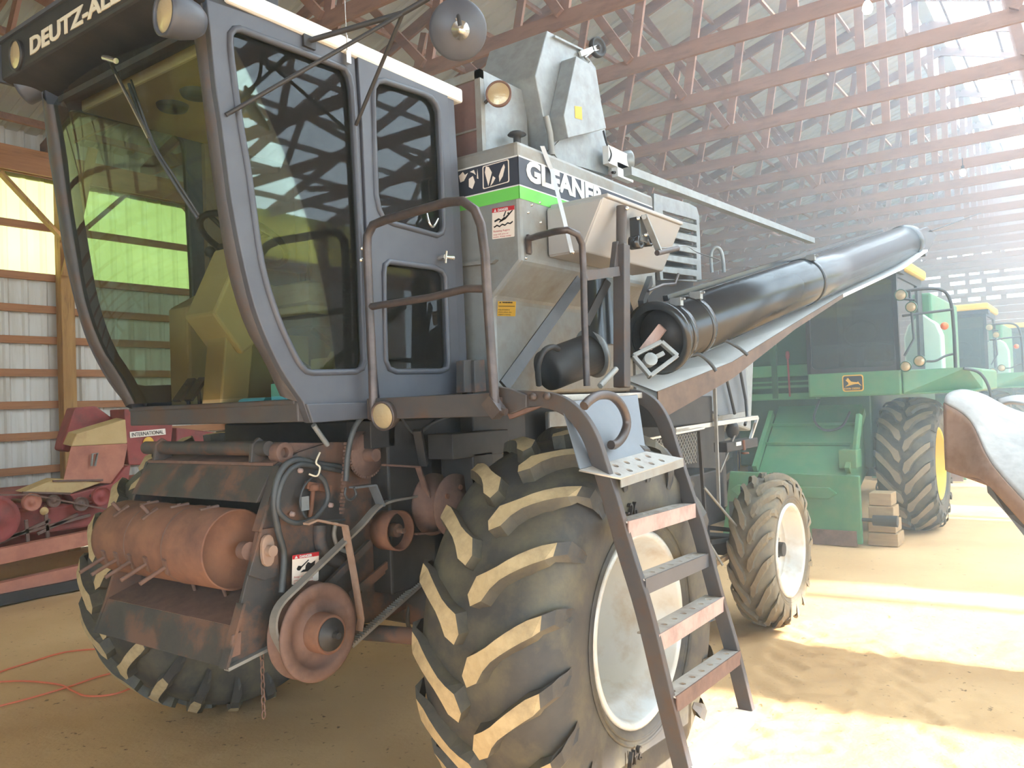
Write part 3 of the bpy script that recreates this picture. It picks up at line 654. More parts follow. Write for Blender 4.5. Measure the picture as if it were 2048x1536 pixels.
build('control_lever', MB().tube([(-.45, -.42, 2.26), (-.44, -.46, 2.48)], .007, 6).lathe((-.44, -.46, 2.49), (0, 0, 1), [(.001, -.03), (.022, -.02), (.03, 0), (.022, .02), (.001, .03)], 14), M['blk'], cab)
build('floor_box', MB().box((.10, -.30, 1.70), (.42, .02, 1.92)).prism([(.24, -.44, 1.70), (.24, -.30, 1.70), (.24, -.30, 1.95)], (.2, 0, 0)), M['tan'], cab, .01)
for x in (-.16, -.25): build('pedal', MB().bar((x, -.84 + .06, 1.74), (x, -.70, 1.84), .06, .014).tube([(x, -.72, 1.70), (x, -.73, 1.82)], .009, 6), M['blk'], cab)
build('notice_card', MB().box((.30, .175, 2.18), (.38, .18, 2.28)), M['paper'], cab)
build('instrument_post', MB().bar((-.16, .12, 1.72), (-.16, .12, 3.05), .05, .05).bar((.42, .14, 1.72), (.42, .14, 3.05), .05, .04), M['blk'], cab)
build('drinks_carton', MB().box((.40, -.76, 1.722), (.50, -.70, 1.79)), M['cyan'], cab, .004)
build('crumpled_bag', MB().prism([(.16, -.76, 1.715), (.20, -.70, 1.715), (.30, -.68, 1.715), (.33, -.75, 1.715)], (.01, .01, .022)), M['cyan'], cab, .01)
# ================================================================== GRAIN TANK and upper body
TX, TY = .95, .285
zt = lambda px, py: P(px, py, X=TX).z
Z_TOP, Z_NB, Z_NL, Z_GB = 2.93, zt(1039, 369), zt(1037, 313), zt(1041, 397)
tank_prof = [(-.72, 2.20), (-.95 + .3, 1.72), (.77, 1.72), (.77, 2.19), (TX, 2.352), (TX, Z_TOP), (-.80, Z_TOP), (-.80, 2.35)]
tank_back = P(1297, 372, X=TX).y + .06
tank = build('grain_tank', MB().prism([(a, TY, b) for a, b in [(TX, Z_TOP), (TX, 2.352), (.77, 2.19), (.77, 1.72), (-.62, 1.72), (-.62, 2.19), (-.80, 2.352), (-.80, Z_TOP)]], (0, tank_back - TY, 0)), M['galvdirty'], CB, .02)
tank['label'] = 'galvanised grain tank with navy and lime stripes'
# stripes wrap front and side
def band(nm, z0, z1, m, t=.002):
    build(nm, MB().box((-.78, TY - t, z0), (TX + t, TY, z1)).box((TX, TY - t, z0), (TX + t, tank_back - .02, z1)), m, tank)
band('navy_band', Z_NB, Z_NL, M['navy']); band('lime_band', Z_GB, Z_NB - .006, M['lime']); band('white_pinstripe', Z_NL, Z_NL + .007, M['white'], .0025); band('white_pinstripe', Z_NB - .006, Z_NB, M['white'], .0025)
gp = P(1052, 363, X=TX)
text('tank_lettering', 'GLEANER', .135, ((TX + .004, gp.y, Z_NB + .036), (0, 1, 0), (0, 0, 1)), .001, M['white'], tank, 1.28, bold=.006)
# crop pictograms on the front band
def fr_(px, py): p = P(px, py, Y=TY - .003); return (p.x, p.z)
FT = lambda dy: ((0, TY - dy, 0), (1, 0, 0), (0, 0, 1))
o_ = [fr_(965, 333), fr_(1018, 318), fr_(1019, 364), fr_(966, 379)]
cx_, cz_ = sum(a for a, b in o_) / 4, sum(b for a, b in o_) / 4
plate('pictogram_frame', [rounded(o_, .01), rounded([((a - cx_) * .93 + cx_, (b - cz_) * .93 + cz_) for a, b in o_], .01)], FT(.004), .001, M['decalwhite'], tank)
leaf = lambda pts: [fr_(*q) for q in pts]
for pts in (((977, 372), (970, 345), (972, 333), (978, 334), (984, 345), (981, 356)), ((981, 372), (986, 352), (991, 356), (986, 366)), ((1003, 338), (1008, 328), (1010, 334), (1006, 352), (999, 364), (998, 352)),
            ((918, 352), (926, 344), (930, 350), (936, 346), (928, 362), (921, 365)), ((938, 358), (946, 352), (950, 364), (945, 378), (938, 374)), ((940, 344), (948, 340), (952, 350), (946, 346)), ((955, 338), (957, 358), (954, 357))):
    plate('crop_pictogram', [leaf(pts)], FT(.004), .001, M['decalwhite'], tank)
# warning decals
def decal(parent, quad_px, plane, val, nrm_off, head_m, body_m, lines_, head, motif, ink=M['ink']):
    """flat decal: quad (tl,tr,br,bl) in pixels on plane 'X' or 'Y'"""
    kw = {plane: val}; tl, tr, br, bl = [P(*q, **kw) for q in quad_px]
    U_ = (tr - tl + br - bl) / 2; W_ = (tl - bl + tr - br) / 2; O = bl.copy(); w, h = U_.length, W_.length; U_.normalize(); W_ = (W_ - U_ * W_.dot(U_)).normalized()
    N_ = U_.cross(W_); fr = lambda k: (O + N_ * (nrm_off + k * .0006), U_, W_)
    base = plate('warning_decal', [rounded([(0, 0), (w, 0), (w, h), (0, h)], w * .04)], fr(0), .001, body_m, parent)
    hh = h * .14
    plate('decal_header', [[(0, h - hh), (w, h - hh), (w, h), (0, h)]], fr(1.2), .0006, head_m, parent)
    text('decal_heading', head, hh * .85, (O + N_ * (nrm_off + .0016) + U_ * w * .26 + W_ * (h - hh * .85), U_, W_), .0002, M['white'] if head_m is M['decalred'] else ink, parent, w / (hh * .85) * .1 * 1.15, bold=.0006)
    plate('alert_triangle', [[(w * .08, h - hh * .88), (w * .2, h - hh * .88), (w * .14, h - hh * .15)]], fr(1.9), .0004, M['white'] if head_m is M['decalred'] else ink, parent)
    for pl in motif: plate('decal_figure', [[(a * w, b * h) for a, b in pl]], fr(1.6), .0006, ink, parent)
    for (i, ln, yy, sz) in lines_:
        text('decal_text', ln, h * sz, (O + N_ * (nrm_off + .0012) + U_ * w * .06 + W_ * h * yy, U_, W_), .0002, M['decalred'] if head_m is M['decalred'] else ink, parent, .88 * w / (h * sz) / max(1, len(ln)) / .52)
fall_man = [[(.10, .60), (.30, .66), (.42, .60), (.55, .68), (.60, .64), (.46, .54), (.32, .60), (.12, .54)], [(.30, .50), (.62, .60), (.94, .84), (.90, .86), (.58, .66), (.34, .56)], [(.50, .70), (.60, .86), (.64, .85), (.55, .68)], [(.68, .78), (.74, .82), (.76, .77), (.71, .74)],
            [(.06, .42), (.10, .36), (.22, .41), (.34, .36), (.46, .42), (.58, .38), (.70, .44), (.82, .41), (.94, .47), (.92, .51), (.80, .46), (.70, .49), (.58, .43), (.46, .47), (.34, .41), (.22, .46), (.10, .41)]]
decal(tank, ((982, 417), (1027, 411), (1029, 472), (985, 479)), 'Y', TY, .002, M['decalred'], M['decalwhite'], [(0, 'Rotating Augers', .22, .085), (1, 'may kill you or', .12, .06), (2, 'maim. Keep away', .04, .06)], 'DANGER', fall_man)
decal(tank, ((995, 603), (1031, 603), (1031, 633), (995, 632)), 'Y', TY, .002, M['decalyellow'], M['decalyellow'], [(0, 'keep all shields in', .40, .11), (1, 'place when the', .24, .11), (2, 'engine is running', .08, .11)], 'WARNING', [[(.05, .65), (.95, .65), (.95, .69), (.05, .69)]])
build('tank_ledge', MB().prism([P(914, 528, Y=TY), P(998, 520, Y=TY), P(990, 528, Y=TY), P(916, 535, Y=TY)], (0, -.03, 0)), M['galvdirty'], tank)
rv = MB()
for q in ((1056, 425), (1079, 405), (1063, 410), (1081, 445), (1052, 516)):
    rv.lathe(P(*q, X=TX), (1, 0, 0), [(.001, .008), (.006, .006), (.008, 0)], 8)
build('rivet', rv, M['chrome'], tank)
# hanging strap over the tank corner
build('tank_strap', MB().loft([[P(a, b, X=TX + .012), P(a + 9, b, X=TX + .012)] for a, b in ((1080, 292), (1096, 334), (1101, 344))] , smooth=False).loft([[P(a, b, X=TX + .012 + k * .35 / 3), P(a + 8, b, X=TX + .012 + k * .35 / 3)] for k, (a, b) in enumerate(((1099, 338), (1111, 385), (1124, 436), (1140, 505)))], smooth=False), M['beige'], tank)
# ---- elevator head on top of the tank
EY = lambda px, py: (P(px, py, X=.80).y, P(px, py, X=.80).z)
eh = [EY(1105, 318), EY(1087, 232), EY(1071, 151), EY(1095, 61), EY(1166, 100), EY(1192, 135), EY(1210, 250), EY(1216, 300), EY(1200, 330)]
head = build('elevator_head', MB().prism([(.80, a, b) for a, b in eh], (-.40, 0, 0)), M['galv'], CB, .006)
cv = [(P(a, b, X=.90).y, P(a, b, X=.90).z) for a, b in ((1153, 112), (1189, 136), (1213, 257), (1137, 276), (1128, 230))]
build('drive_cover', MB().prism([(.90, a, b) for a, b in cv], (-.10, 0, 0)), M['galv'], head, .004)
plate('warning_decal', [[(P(a, b, X=.90).y, P(a, b, X=.90).z) for a, b in ((1149, 212), (1163, 214), (1164, 240), (1150, 236))]], ((.9015, 0, 0), (0, 1, 0), (0, 0, 1)), .001, M['decalyellow'], head)
build('elevator_base', MB().prism([(.805, *EY(1100, 300)), (.805, *EY(1118, 322)), (.805, *EY(1215, 350)), (.805, *EY(1216, 290)), (.805, *EY(1135, 262))], (-.41, 0, 0)), M['galv'], head)
build('elevator_pipe', MB().tube([P(1092, 232, X=.83), P(1100, 265, X=.83), P(1104, 310, X=.83)], .018, 8), M['galvdirty'], head)
idc = P(1195, 95, X=.84)
build('idler_wheel', MB().lathe(idc, V((1, -.25, 0)), [(.045, -.012), (.058, -.016), (.060, 0), (.058, .016), (.045, .012), (.040, .004), (.015, .006), (.012, .02), (.001, .02)], 28), M['blk'], head)
build('idler_bracket', MB().bar(idc, P(1160, 108, X=.82), .014, .03).tube([idc, P(1170, 115, X=.83), P(1178, 124, X=.85)], .008, 6), M['chrome'], head)
build('head_latch', MB().bar(P(1108, 73, X=.81), P(1165, 101, X=.81), .015, .012), M['galv'], head)
build('chain_guard_cable', MB().tube(smooth_path([P(1207, 262, X=.85), P(1213, 285, X=.87), P(1222, 308, X=.88), P(1218, 322, X=.88)], 5), .007, 6), M['blk'], head)
# ---- screened air box behind the cab
bx0, bx1 = -.25, P(962, 215, Y=.34).x; bz0, bz1 = 2.90, P(962, 136, Y=.34).z
abx = build('air_screen_box', MB().box((bx0, .37, bz0), (bx1, .75, bz1)), M['galv'], CB, .004)
build('screen_frame', MB().box((bx0, .34, bz1 - .045), (bx1, .37, bz1)).box((bx1 - .035, .34, bz0), (bx1, .37, bz1)).box((bx0, .34, bz0), (bx1, .37, bz0 + .02)).box((bx0, .345, bz0 + .16), (bx1 - .03, .36, bz0 + .17)), M['galvdirty'], abx)
build('screen_mesh', MB().box((bx0, .352, bz0), (bx1 - .03, .358, bz1 - .04)), mat('brown_screen', srgb(112, 88, 84), srgb(126, 100, 94), scale=8, rough=.7), abx)
lamp_full(abx, P(997, 187, X=.78), (.45, -.9, .0), .062, .06, M['rustbrown'], stem=[P(985, 190, X=.74), P(970, 206, X=bx1)])
build('cap_knob', MB().lathe(P(1034, 273, Y=.55), (0, 0, 1), [(.001, .02), (.04, .02), (.05, .008), (.02, 0), (.02, -.04)], 14), M['blk'], tank)
# ---- lamps and long bar at the rear of the tank
lamp_full(CB, P(1258, 322, X=.86), (.55, .8, .1), .062, .06, M['galv'], stem=[P(1246, 328, X=.86), P(1240, 344, X=.86), P(1225, 345, X=.86)])
build('lamp_mount', MB().box(P(1218, 326, X=.88), P(1246, 312, X=.84)).box(P(1236, 352, X=.88), P(1254, 340, X=.84)), M['white'], CB)
build('grain_tank_bar', MB().bar(P(1255, 343, d=4.35), P(1624, 482, d=7.1), .05, .045), M['galv'], CB)
# ---- louvred engine side panel
GX = .93; gq = lambda a, b: (P(a, b, X=GX).y, P(a, b, X=GX).z)
go_ = [gq(1305, 388), gq(1375, 408), gq(1390, 416), gq(1395, 432), gq(1400, 560), gq(1318, 560), gq(1305, 430)]
slots = []
for k in range(6):
    y0 = 421 + k * 24.5; t = k / 5
    slots.append([gq(1322, y0), gq(1390, y0 + 19 - 14 * t * .7), gq(1391, y0 + 30 - 14 * t * .7), gq(1323, y0 + 15)])
lou = plate('louvred_panel', [go_] + slots, ((GX, 0, 0), (0, 1, 0), (0, 0, 1)), .02, M['galv'], CB, .002)
build('engine_housing', MB().box((-.7, tank_back + .03, 1.9), (GX - .06, P(1400, 500, X=GX).y, 2.86)), M['blk'], CB)
build('engine_hood', MB().box((-.72, tank_back + .02, 2.80), (GX - .02, P(1395, 432, X=GX).y - .06, 2.88)), M['galv'], CB, .02)
for k in range(5):
    y0 = 438 + k * 24.5
    build('louvre_slat', MB().bar(P(1322, y0, X=GX - .03), P(1391, y0 + 14 - 2 * k, X=GX - .03), .004, .035, (.6, 0, .8)), M['galv'], lou)
# ---- beige tool box hung on the tank side
by = P(1092, 412, X=TX).y; bxo = P(1207, 388, Y=by).x; bzt = P(1092, 412, X=TX).z - .012; bzb = P(1097, 515, X=TX).z; bxb = P(1167, 510, Y=by).x; byb = P(1362, 435, X=bxo).y
tb = build('tool_box', MB().prism([(TX + .005, by, bzt), (bxo, by, bzt), (bxb, by, bzb), (TX + .005, by, bzb)], (0, byb - by, 0)), M['beige'], CB, .008)
build('tool_box_lid', MB().prism([(TX + .005, by + .03, bzt), (bxo + .012, by + .02, bzt), (bxo + .012, by + .02, bzt + .02), (TX + .005, by + .03, bzt + .022)], (0, byb - by - .02, 0)), M['beige'], tb, .006)
build('tool_box_front', MB().prism([(TX + .01, by, bzt - .012), (bxo - .01, by, bzt - .012), (bxb - .008, by, bzb + .008), (TX + .01, by, bzb + .008)], (0, -.008, 0)), M['beige'], tb, .003)
build('box_latch', MB().lathe(P(1144, 504, Y=by - .01), (0, -1, 0), [(.001, .008), (.012, .006), (.014, 0)], 14), M['chrome'], tb)
# ---- lower body: threshing housing, rear hood
body = build('threshing_body', MB().box((-.60, -.30, .85), (.60, .30, 1.62)).box((-.62, .25, .75), (.62, 3.6, 1.75)), M['blk'], CB, .01)
build('rear_hood', MB().prism([(.70, 1.9, 1.70), (.70, 4.0, 1.35), (.70, 4.2, 2.2), (.70, 1.9, 2.5)], (-1.4, 0, 0)), M['galv'], CB, .02)
build('side_shield', MB().box((.70, .80, 1.22), (.735, 1.55, 1.62)), M['galvdirty'], CB, .01)
build('axle_beam', MB().box((-.95, -.10, .66), (1.05, .12, .90)).cyl((-1.0, 0, .775), (1.2, 0, .775), .10, n=20), M['blkrust'], CB, .01)
build('rear_axle', MB().box((-.75, 2.92, .48), (1.05, 3.08, .62)), M['blk'], CB, .01)
# white panel with straps and battery box seen behind the ladder
WPX = .82; wp = lambda a, b: P(a, b, X=WPX)
build('white_side_panel', MB().prism([wp(1372, 740), wp(1488, 695), wp(1498, 822), wp(1440, 832), wp(1375, 790)], (-.03, 0, 0)), M['shieldgrey'], CB, .004)
build('panel_strap', MB().tube([wp(1440, 735) + V((.03, 0, 0)), wp(1462, 828) + V((.03, 0, 0))], .012, 8).tube([wp(1468, 715) + V((.03, 0, 0)), wp(1484, 800) + V((.03, 0, 0)), wp(1482, 835) + V((.05, 0, 0)), wp(1470, 850) + V((.08, 0, 0))], .012, 8), M['blk'], CB)
bb = P(1380, 820, X=1.0)
build('battery_box', MB().box((.74, P(1333, 800, X=1.0).y, P(1380, 850, X=1.0).z), (1.0, P(1425, 800, X=1.0).y, P(1380, 793, X=1.0).z)), M['blk'], CB, .01)
build('rear_platform', MB().bar(P(1345, 860, X=.98), P(1510, 835, X=.98), .05, .03).bar(P(1500, 880, X=.98), P(1515, 835, X=.98), .02, .02), M['chrome'], CB)
build('guard_rail_post', MB().bar(P(1428, 740, X=1.02), P(1438, 1010, X=1.02), .02, .02, (1, 0, 0)).tube(smooth_path([P(1362, 715, X=1.0), P(1390, 712, X=1.05), P(1415, 725, X=1.05), P(1429, 742, X=1.02)], 5), .010, 8), M['galvdirty'], CB)
# mesh guard: rim bars and a diamond grid
mgx = 1.06; mg = lambda a, b: P(a, b, X=mgx)
gb = MB().bar(mg(1284, 880), mg(1405, 856), .03, .012)
build('mesh_guard_rail', gb, M['chrome'], CB)
g = MB(); A, B_, C_, D_ = mg(1286, 884), mg(1393, 864), mg(1393, 925), mg(1286, 945)
q = lambda u, v_: A.lerp(B_, u).lerp(D_.lerp(C_, u), v_)
for k in range(-5, 18):
    for sg in (0, 1):
        pts = []
        for t in (0, 1):
            u = (k + t * 5) / 18 if not sg else (k + 5 - t * 5) / 18
            pts.append((u, t))
        (u0, v0), (u1, v1) = pts
        if (u0 < 0 and u1 < 0) or (u0 > 1 and u1 > 1): continue
        def cl(u, v_, uo, vo):
            if u < 0: f = (0 - u) / (uo - u); return (0, v_ + (vo - v_) * f)
            if u > 1: f = (1 - u) / (uo - u); return (1, v_ + (vo - v_) * f)
            return (u, v_)
        a_, b_ = cl(u0, v0, u1, v1), cl(u1, v1, u0, v0)
        g.bar(q(*a_), q(*b_), .003, .004, (1, 0, 0))
tag(build('mesh_guard', g, M['galvdirty'], CB), kind='stuff')
build('guard_post', MB().bar(P(1398, 862, X=1.04), P(1412, 1060, X=1.04), .022, .02, (1, 0, 0)).bar(P(1325, 870, X=1.04), P(1342, 910, X=1.04), .03, .02, (1, 0, 0)), M['blk'], CB)
build('valve_block', MB().lathe(P(1465, 860, X=.98), (.3, -.5, 1), [(.001, .06), (.035, .05), (.05, 0), (.035, -.05), (.001, -.06)], 16).box(P(1455, 905, X=1.0), P(1490, 875, X=.9)), M['blk'], CB, .004)
build('valve_tag', MB().box(P(1473, 892, X=1.01), P(1481, 883, X=1.005)), M['white'], CB)
build('brass_fitting', MB().cyl(P(1488, 900, X=1.0), P(1486, 880, X=1.0), .014, n=10).lathe(P(1490, 906, X=1.0), (0, 0, 1), [(.001, .008), (.028, .006), (.030, -.006), (.001, -.01)], 14), M['rust'], CB)
build('linkage_rod', MB().tube([P(1408, 975, X=1.05), P(1500, 1085, X=1.10)], .009, 8).tube([P(1470, 870, X=1.0), P(1440, 945, X=.95)], .007, 8).tube([P(1416, 1082, X=1.0), P(1445, 1130, X=1.05)], .009, 8), M['galvdirty'], CB)
build('steering_frame', MB().bar(P(1415, 1055, X=.9), P(1480, 1062, X=.9), .03, .03).bar(P(1418, 1085, X=1.0), P(1470, 1078, X=.9), .03, .03).bar(P(1415, 1052, X=.9), P(1416, 1085, X=1.0), .03, .03), M['blk'], CB)
build('steering_tie_rod', MB().bar(P(1420, 1133, X=1.0), P(1502, 1086, X=1.02), .03, .03), M['woodblock'], CB)
build('rear_frame_box', MB().box((.2, 1.9, .78), (.95, 2.7, 1.15)), M['blk'], CB, .01)
# ================================================================== UNLOADING AUGER
aN, aE = P(1316, 676, d=4.12), P(1805, 488, d=7.6)
ad = (aE - aN).normalized()
ar = .160
aug = build('unloading_auger', MB().lathe(aN, ad, [(ar - .012, .0), (ar, .0), (ar, (aE - aN).length), (ar - .012, (aE - aN).length), (ar - .012, 0)], 40), M['glossblk'], CB)
aug['label'] = 'glossy black unloading auger tube folded back along the side'
for t in (.10, .32, 2.05):
    p = aN + ad * t
    build('clamp_band', MB().lathe(p, ad, [(ar + .001, -.022), (ar + .007, -.022), (ar + .007, .022), (ar + .001, .022)], 40), M['glossblk'], aug)
    u = ad.cross(V((0, 0, 1))).normalized(); up_ = u.cross(ad).normalized(); lp = p + (u * .45 + up_ * .9).normalized() * (ar + .02)
    build('clamp_lug', MB().bar(lp - u * .03, lp + u * .03, .03, .04).tube([lp - u * .04 + up_ * .01, lp + u * .05 + up_ * .012], .006, 6), M['galv'], aug)
build('auger_inner_flight', MB().lathe(aN + ad * .04, ad, [(.001, 0), (ar - .02, .02), (ar - .014, .4)], 30), M['blk'], aug)
# flange at the mouth, hinge door plate and latch frame
build('auger_flange', MB().lathe(aN, ad, [(ar - .012, -.012), (ar + .03, -.012), (ar + .03, .006), (ar - .012, .006)], 40), M['glossblk'], aug)
fp = [P(1266, 712, d=3.92), P(1322, 684, d=3.97), P(1354, 712, d=3.97), P(1300, 752, d=3.9)]
fc = sum(fp, V()) / 4; fn = (fp[1] - fp[0]).cross(fp[3] - fp[0]).normalized()
lf = MB()
for i in range(4): lf.bar(fp[i], fp[(i + 1) % 4], .02, .028, fn)
lf.bar(fc - (fp[1] - fp[0]) * .3, fc + (fp[1] - fp[0]) * .3, .022, .02, fn).lathe(fc - (fp[1] - fp[0]) * .2, fn, [(.001, .03), (.03, .028), (.035, -.02), (.001, -.02)], 12)
build('latch_frame', lf, M['galv'], aug, .003)
for q in fp: build('frame_bolt', MB().lathe(q + fn * .012, fn, [(.001, .012), (.009, .010), (.010, 0)], 8), M['chrome'], aug)
# rail on top of the tube
tr_ = V((0, 0, 1)); off = (u * -.35 + up_ * .95).normalized() * (ar + .025)
build('auger_top_rail', MB().bar(aN + ad * .25 + off, aE - ad * .4 + off, .03, .03), M['glossblk'], aug)
# spout at the far end
sp = aE; dn = V((.05, .25, -1)).normalized()
build('auger_spout', MB().lathe(sp, ad, [(ar, -.02), (ar + .012, 0), (ar + .012, .12), (ar, .14), (ar * .9, .2)], 32).prism([sp + ad * .1 + u * .12 + up_ * .10, sp + ad * .55 + u * .10 + up_ * .10, sp + ad * .95 + u * .09 - up_ * .02, sp + ad * .30 + u * .12 - up_ * .17], u * -.22), M['glossblk'], aug, .006)
# cradle trough under the tube
tA = [P(1282, 778, d=4.05), P(1430, 722, d=4.6), P(1560, 648, d=5.3), P(1664, 590, d=6.1), P(1790, 536, d=7.1), P(1845, 500, d=7.6)]
rows = []
for i, p in enumerate(tA):
    w = [.10, .115, .10, .085, .07, .05][i]; h = [.16, .10, .045, .03, .02, .02][i]
    rows.append([p - u * w * 1.0 + V((0, 0, h * .35)), p + u * w * .9 + V((0, 0, -h * .1)), p + u * w * .9 + V((0, 0, -h * 1.0)), p + u * w * .9 - u * .012 + V((0, 0, -h * 1.0)), p + u * w * .9 - u * .014 + V((0, 0, -h * .25)), p - u * w * 1.0 + V((0, 0, h * .35 - .014))])
build('cradle_trough', MB().loft(rows, closed=True, smooth=False), [M['white']], aug)  # white paint stands in for sunlight on the trough top
rs_ = MB()
for i in range(3): 
    a, b = rows[i], rows[i + 1]
    k = u * .006
    rs_.hexa([a[2] + k, a[2], b[2], b[2] + k, a[1] + k, a[1], b[1], b[1] + k])
build('trough_side', rs_, M['brown'], aug)
st = P(1640, 560, d=6.0)
build('cradle_stay', MB().bar(P(1664, 590, d=6.1), P(1642, 552, d=6.0), .02, .035).bar(P(1642, 552, d=6.0), P(1540, 545, d=5.4), .02, .03).bar(P(1642, 552, d=6.0), P(1648, 520, d=6.0), .02, .03), M['galv'], aug)
for a, b, c_, d_ in (((1362, 716), (1395, 708), (1418, 724), (1432, 742)), ((1415, 690), (1445, 680), (1475, 694), (1495, 710))):
    dd = 4.2 if a[0] < 1400 else 4.5
    build('cradle_hoop', MB().tube(smooth_path([P(*q, d=dd) for q in (a, b, c_, d_)], 5), .010, 8), M['hose'], aug)
# inner auger stub coming out of the tank sump
sN, sE = P(1092, 742, d=3.95), P(1186, 706, d=4.1)
sd = (sE - sN).normalized()
stub = build('auger_stub', MB().lathe(sN, sd, [(.001, 0), (.10, 0), (.104, .02), (.104, (sE - sN).length), (.09, (sE - sN).length), (.085, .05)], 32), M['blk'], CB)
build('stub_flange', MB().lathe(sE, sd, [(.09, -.012), (.128, -.012), (.128, .008), (.09, .008)], 32), M['galv'], stub)
build('stub_flight', MB().lathe(sE - sd * .15, sd, [(.001, .05), (.085, .06)], 20).prism([sE + V((-.05, -.03, .02)), sE + V((.05, -.02, -.03)), sE + V((.06, .0, .02)), sE + V((-.02, .0, .07))], sd * .02), M['rustbrown'], stub)
build('drive_chain', MB().tube([P(1200, 772, d=3.5), P(1232, 738, d=3.6)], .014, 6), M['galvdirty'], stub)
build('sump_hose', MB().tube(smooth_path([P(1078, 770, d=3.7), P(1076, 735, d=3.65), P(1086, 705, d=3.65), P(1103, 694, d=3.7), P(1116, 698, d=3.8)], 5), .014, 8), M['blk'], stub)
build('pivot_post', MB().cyl(P(1208, 690, d=4.1), P(1200, 560, d=4.1), .10, .085, 20), M['glossblk'], stub)
build('pivot_brace', MB().bar(P(1300, 560, X=1.0), P(1282, 610, X=1.15), .03, .05).bar(P(1255, 600, X=1.0), P(1275, 660, X=1.15), .015, .03), M['blk'], stub)
build('fold_handle', MB().tube([P(1296, 582, X=1.15), P(1325, 570, X=1.15), P(1350, 568, X=1.15), P(1357, 548, X=1.15)], .009, 8), M['rail'], stub)
build('wedge_plate', MB().prism([P(1278, 698, d=4.0), P(1317, 648, d=4.08), P(1330, 660, d=4.1), P(1300, 700, d=4.02)], V((0, .02, 0))), M['pink'], stub)
hoop = [P(a, b, d=5.4) for a, b in ((1424, 545), (1422, 512), (1428, 497), (1438, 497), (1445, 512), (1448, 545))]
build('top_hoop', MB().tube(smooth_path(hoop, 4), .012, 8), M['galv'], aug)
build('stay_cable', MB().tube([P(1862, 462, d=8.0), P(1962, 426, Z=5.06)], .008, 6), M['blk'], aug)
# ================================================================== PLATFORM, RAILS, LADDER
plat = build('platform', MB().box((.64, -.455, 1.665), (1.33, .60, 1.70)), M['blkrust'], CB, .004)
plat['label'] = 'operator platform with tubular handrails'
build('platform_edge', MB().box((.66, -.475, 1.628), (1.32, -.445, 1.716)), M['cabrust'], plat, .004)
YR = -.475
rl = [P(747, 840, Y=YR), P(745, 740, Y=YR), P(738, 600, Y=YR), P(734, 500, Y=YR), P(735, 472, Y=YR), P(746, 450, Y=YR), P(770, 440, Y=YR), P(840, 420, Y=YR), P(895, 404, Y=YR), P(925, 402, Y=YR), P(950, 420, Y=YR), P(962, 450, Y=YR), P(970, 510, Y=YR), P(974, 580, Y=YR), P(982, 700, Y=YR), P(990, 812, Y=YR)]
build('handrail', MB().tube(rl, .0185, 12), M['rail'], plat)
build('handrail_crossbar', MB().tube([P(738, 614, Y=YR), P(860, 595, Y=YR), P(935, 577, Y=YR), P(975, 578, Y=YR)], .0155, 10), M['rail'], plat)
build('rail_foot', MB().bar(P(978, 800, Y=YR), P(1000, 830, Y=YR), .05, .05).cyl(P(985, 818, Y=YR), P(1012, 824, Y=YR), .014, n=10), M['rail'], plat)
lamp_full(plat, P(765, 832, Y=-.50), (.08, -1, -.12), .058, .07, M['rail'])
X2 = 1.30
r2 = [P(1058, 506, X=TX + .01), P(1057, 478, X=TX + .02), P(1075, 472, X=1.05), P(1110, 463, X=1.22), P(1135, 460, X=X2), P(1155, 468, X=X2), P(1164, 488, X=X2), P(1167, 540, X=X2), P(1169, 640, X=X2), P(1174, 772, X=X2)]
build('grab_rail', MB().tube(r2, .016, 10).bar(P(1058, 470, X=TX + .008), P(1058, 508, X=TX + .008), .028, .012, (1, 0, 0)), M['rail'], plat)
wp_ = lambda a, b: P(a, b, X=X2)
build('winch_post', MB().bar(wp_(1244, 775), wp_(1243, 490), .062, .062, (1, 0, 0)).cyl(wp_(1243, 498), wp_(1243, 413), .026, n=16).prism([wp_(1229, 535), wp_(1256, 530), wp_(1252, 482), wp_(1235, 482)], (-.03, 0, 0)), M['cabrust'], plat, .004)
build('post_crossbar', MB().bar(wp_(1168, 552), wp_(1234, 543), .03, .045), M['cabrust'], plat)
build('diagonal_brace', MB().bar(P(1008, 772, X=1.26), P(1160, 560, X=1.2), .012, .05, (-.3, -.8, .5)).bar(P(1172, 648, X=1.16), P(1216, 562, X=1.22), .012, .04, (-.3, -.8, .5)), M['blk'], plat)
# hand winch
wc = wp_(1275, 462)
winch = build('hand_winch', MB().box(P(1277, 462, X=X2) - V((.03, .04, .062)), P(1277, 462, X=X2) + V((.03, .042, .066))), M['glossblk'], plat, .006)
for q, r_w in (((1272, 485), .034), ((1292, 482), .030)):
    build('winch_gear', MB().lathe(P(*q, X=X2), (1, 0, 0), [(r_w * .6, -.028), (r_w, -.028), (r_w, .028), (r_w * .6, .028), (r_w * .6, -.028)], 20), M['glossblk'], plat)
build('winch_crank', MB().bar(P(1288, 430, X=X2 + .045), P(1318, 502, X=X2 + .05), .012, .032, (1, 0, 0)).cyl(P(1288, 434, X=X2 + .02), P(1288, 434, X=X2 + .06), .012, n=12), M['galv'], plat)
build('crank_grip', MB().tube([P(1314, 506, X=X2 + .055), P(1355, 497, X=X2 + .06)], .0145, 12), M['rail'], plat)
for q in ((1275, 437), (1292, 436), (1290, 470), (1253, 417)): build('winch_bolt', MB().lathe(P(*q, X=X2 + .032), (1, 0, 0), [(.001, .012), (.008, .010), (.010, 0)], 8), M['chrome'], plat)
build('winch_cable', MB().tube(smooth_path([P(1298, 492, X=X2), P(1330, 496, X=X2), P(1372, 492, X=1.3), P(1395, 505, X=1.3), P(1440, 520, d=4.4)], 4), .0035, 6), M['galv'], plat)
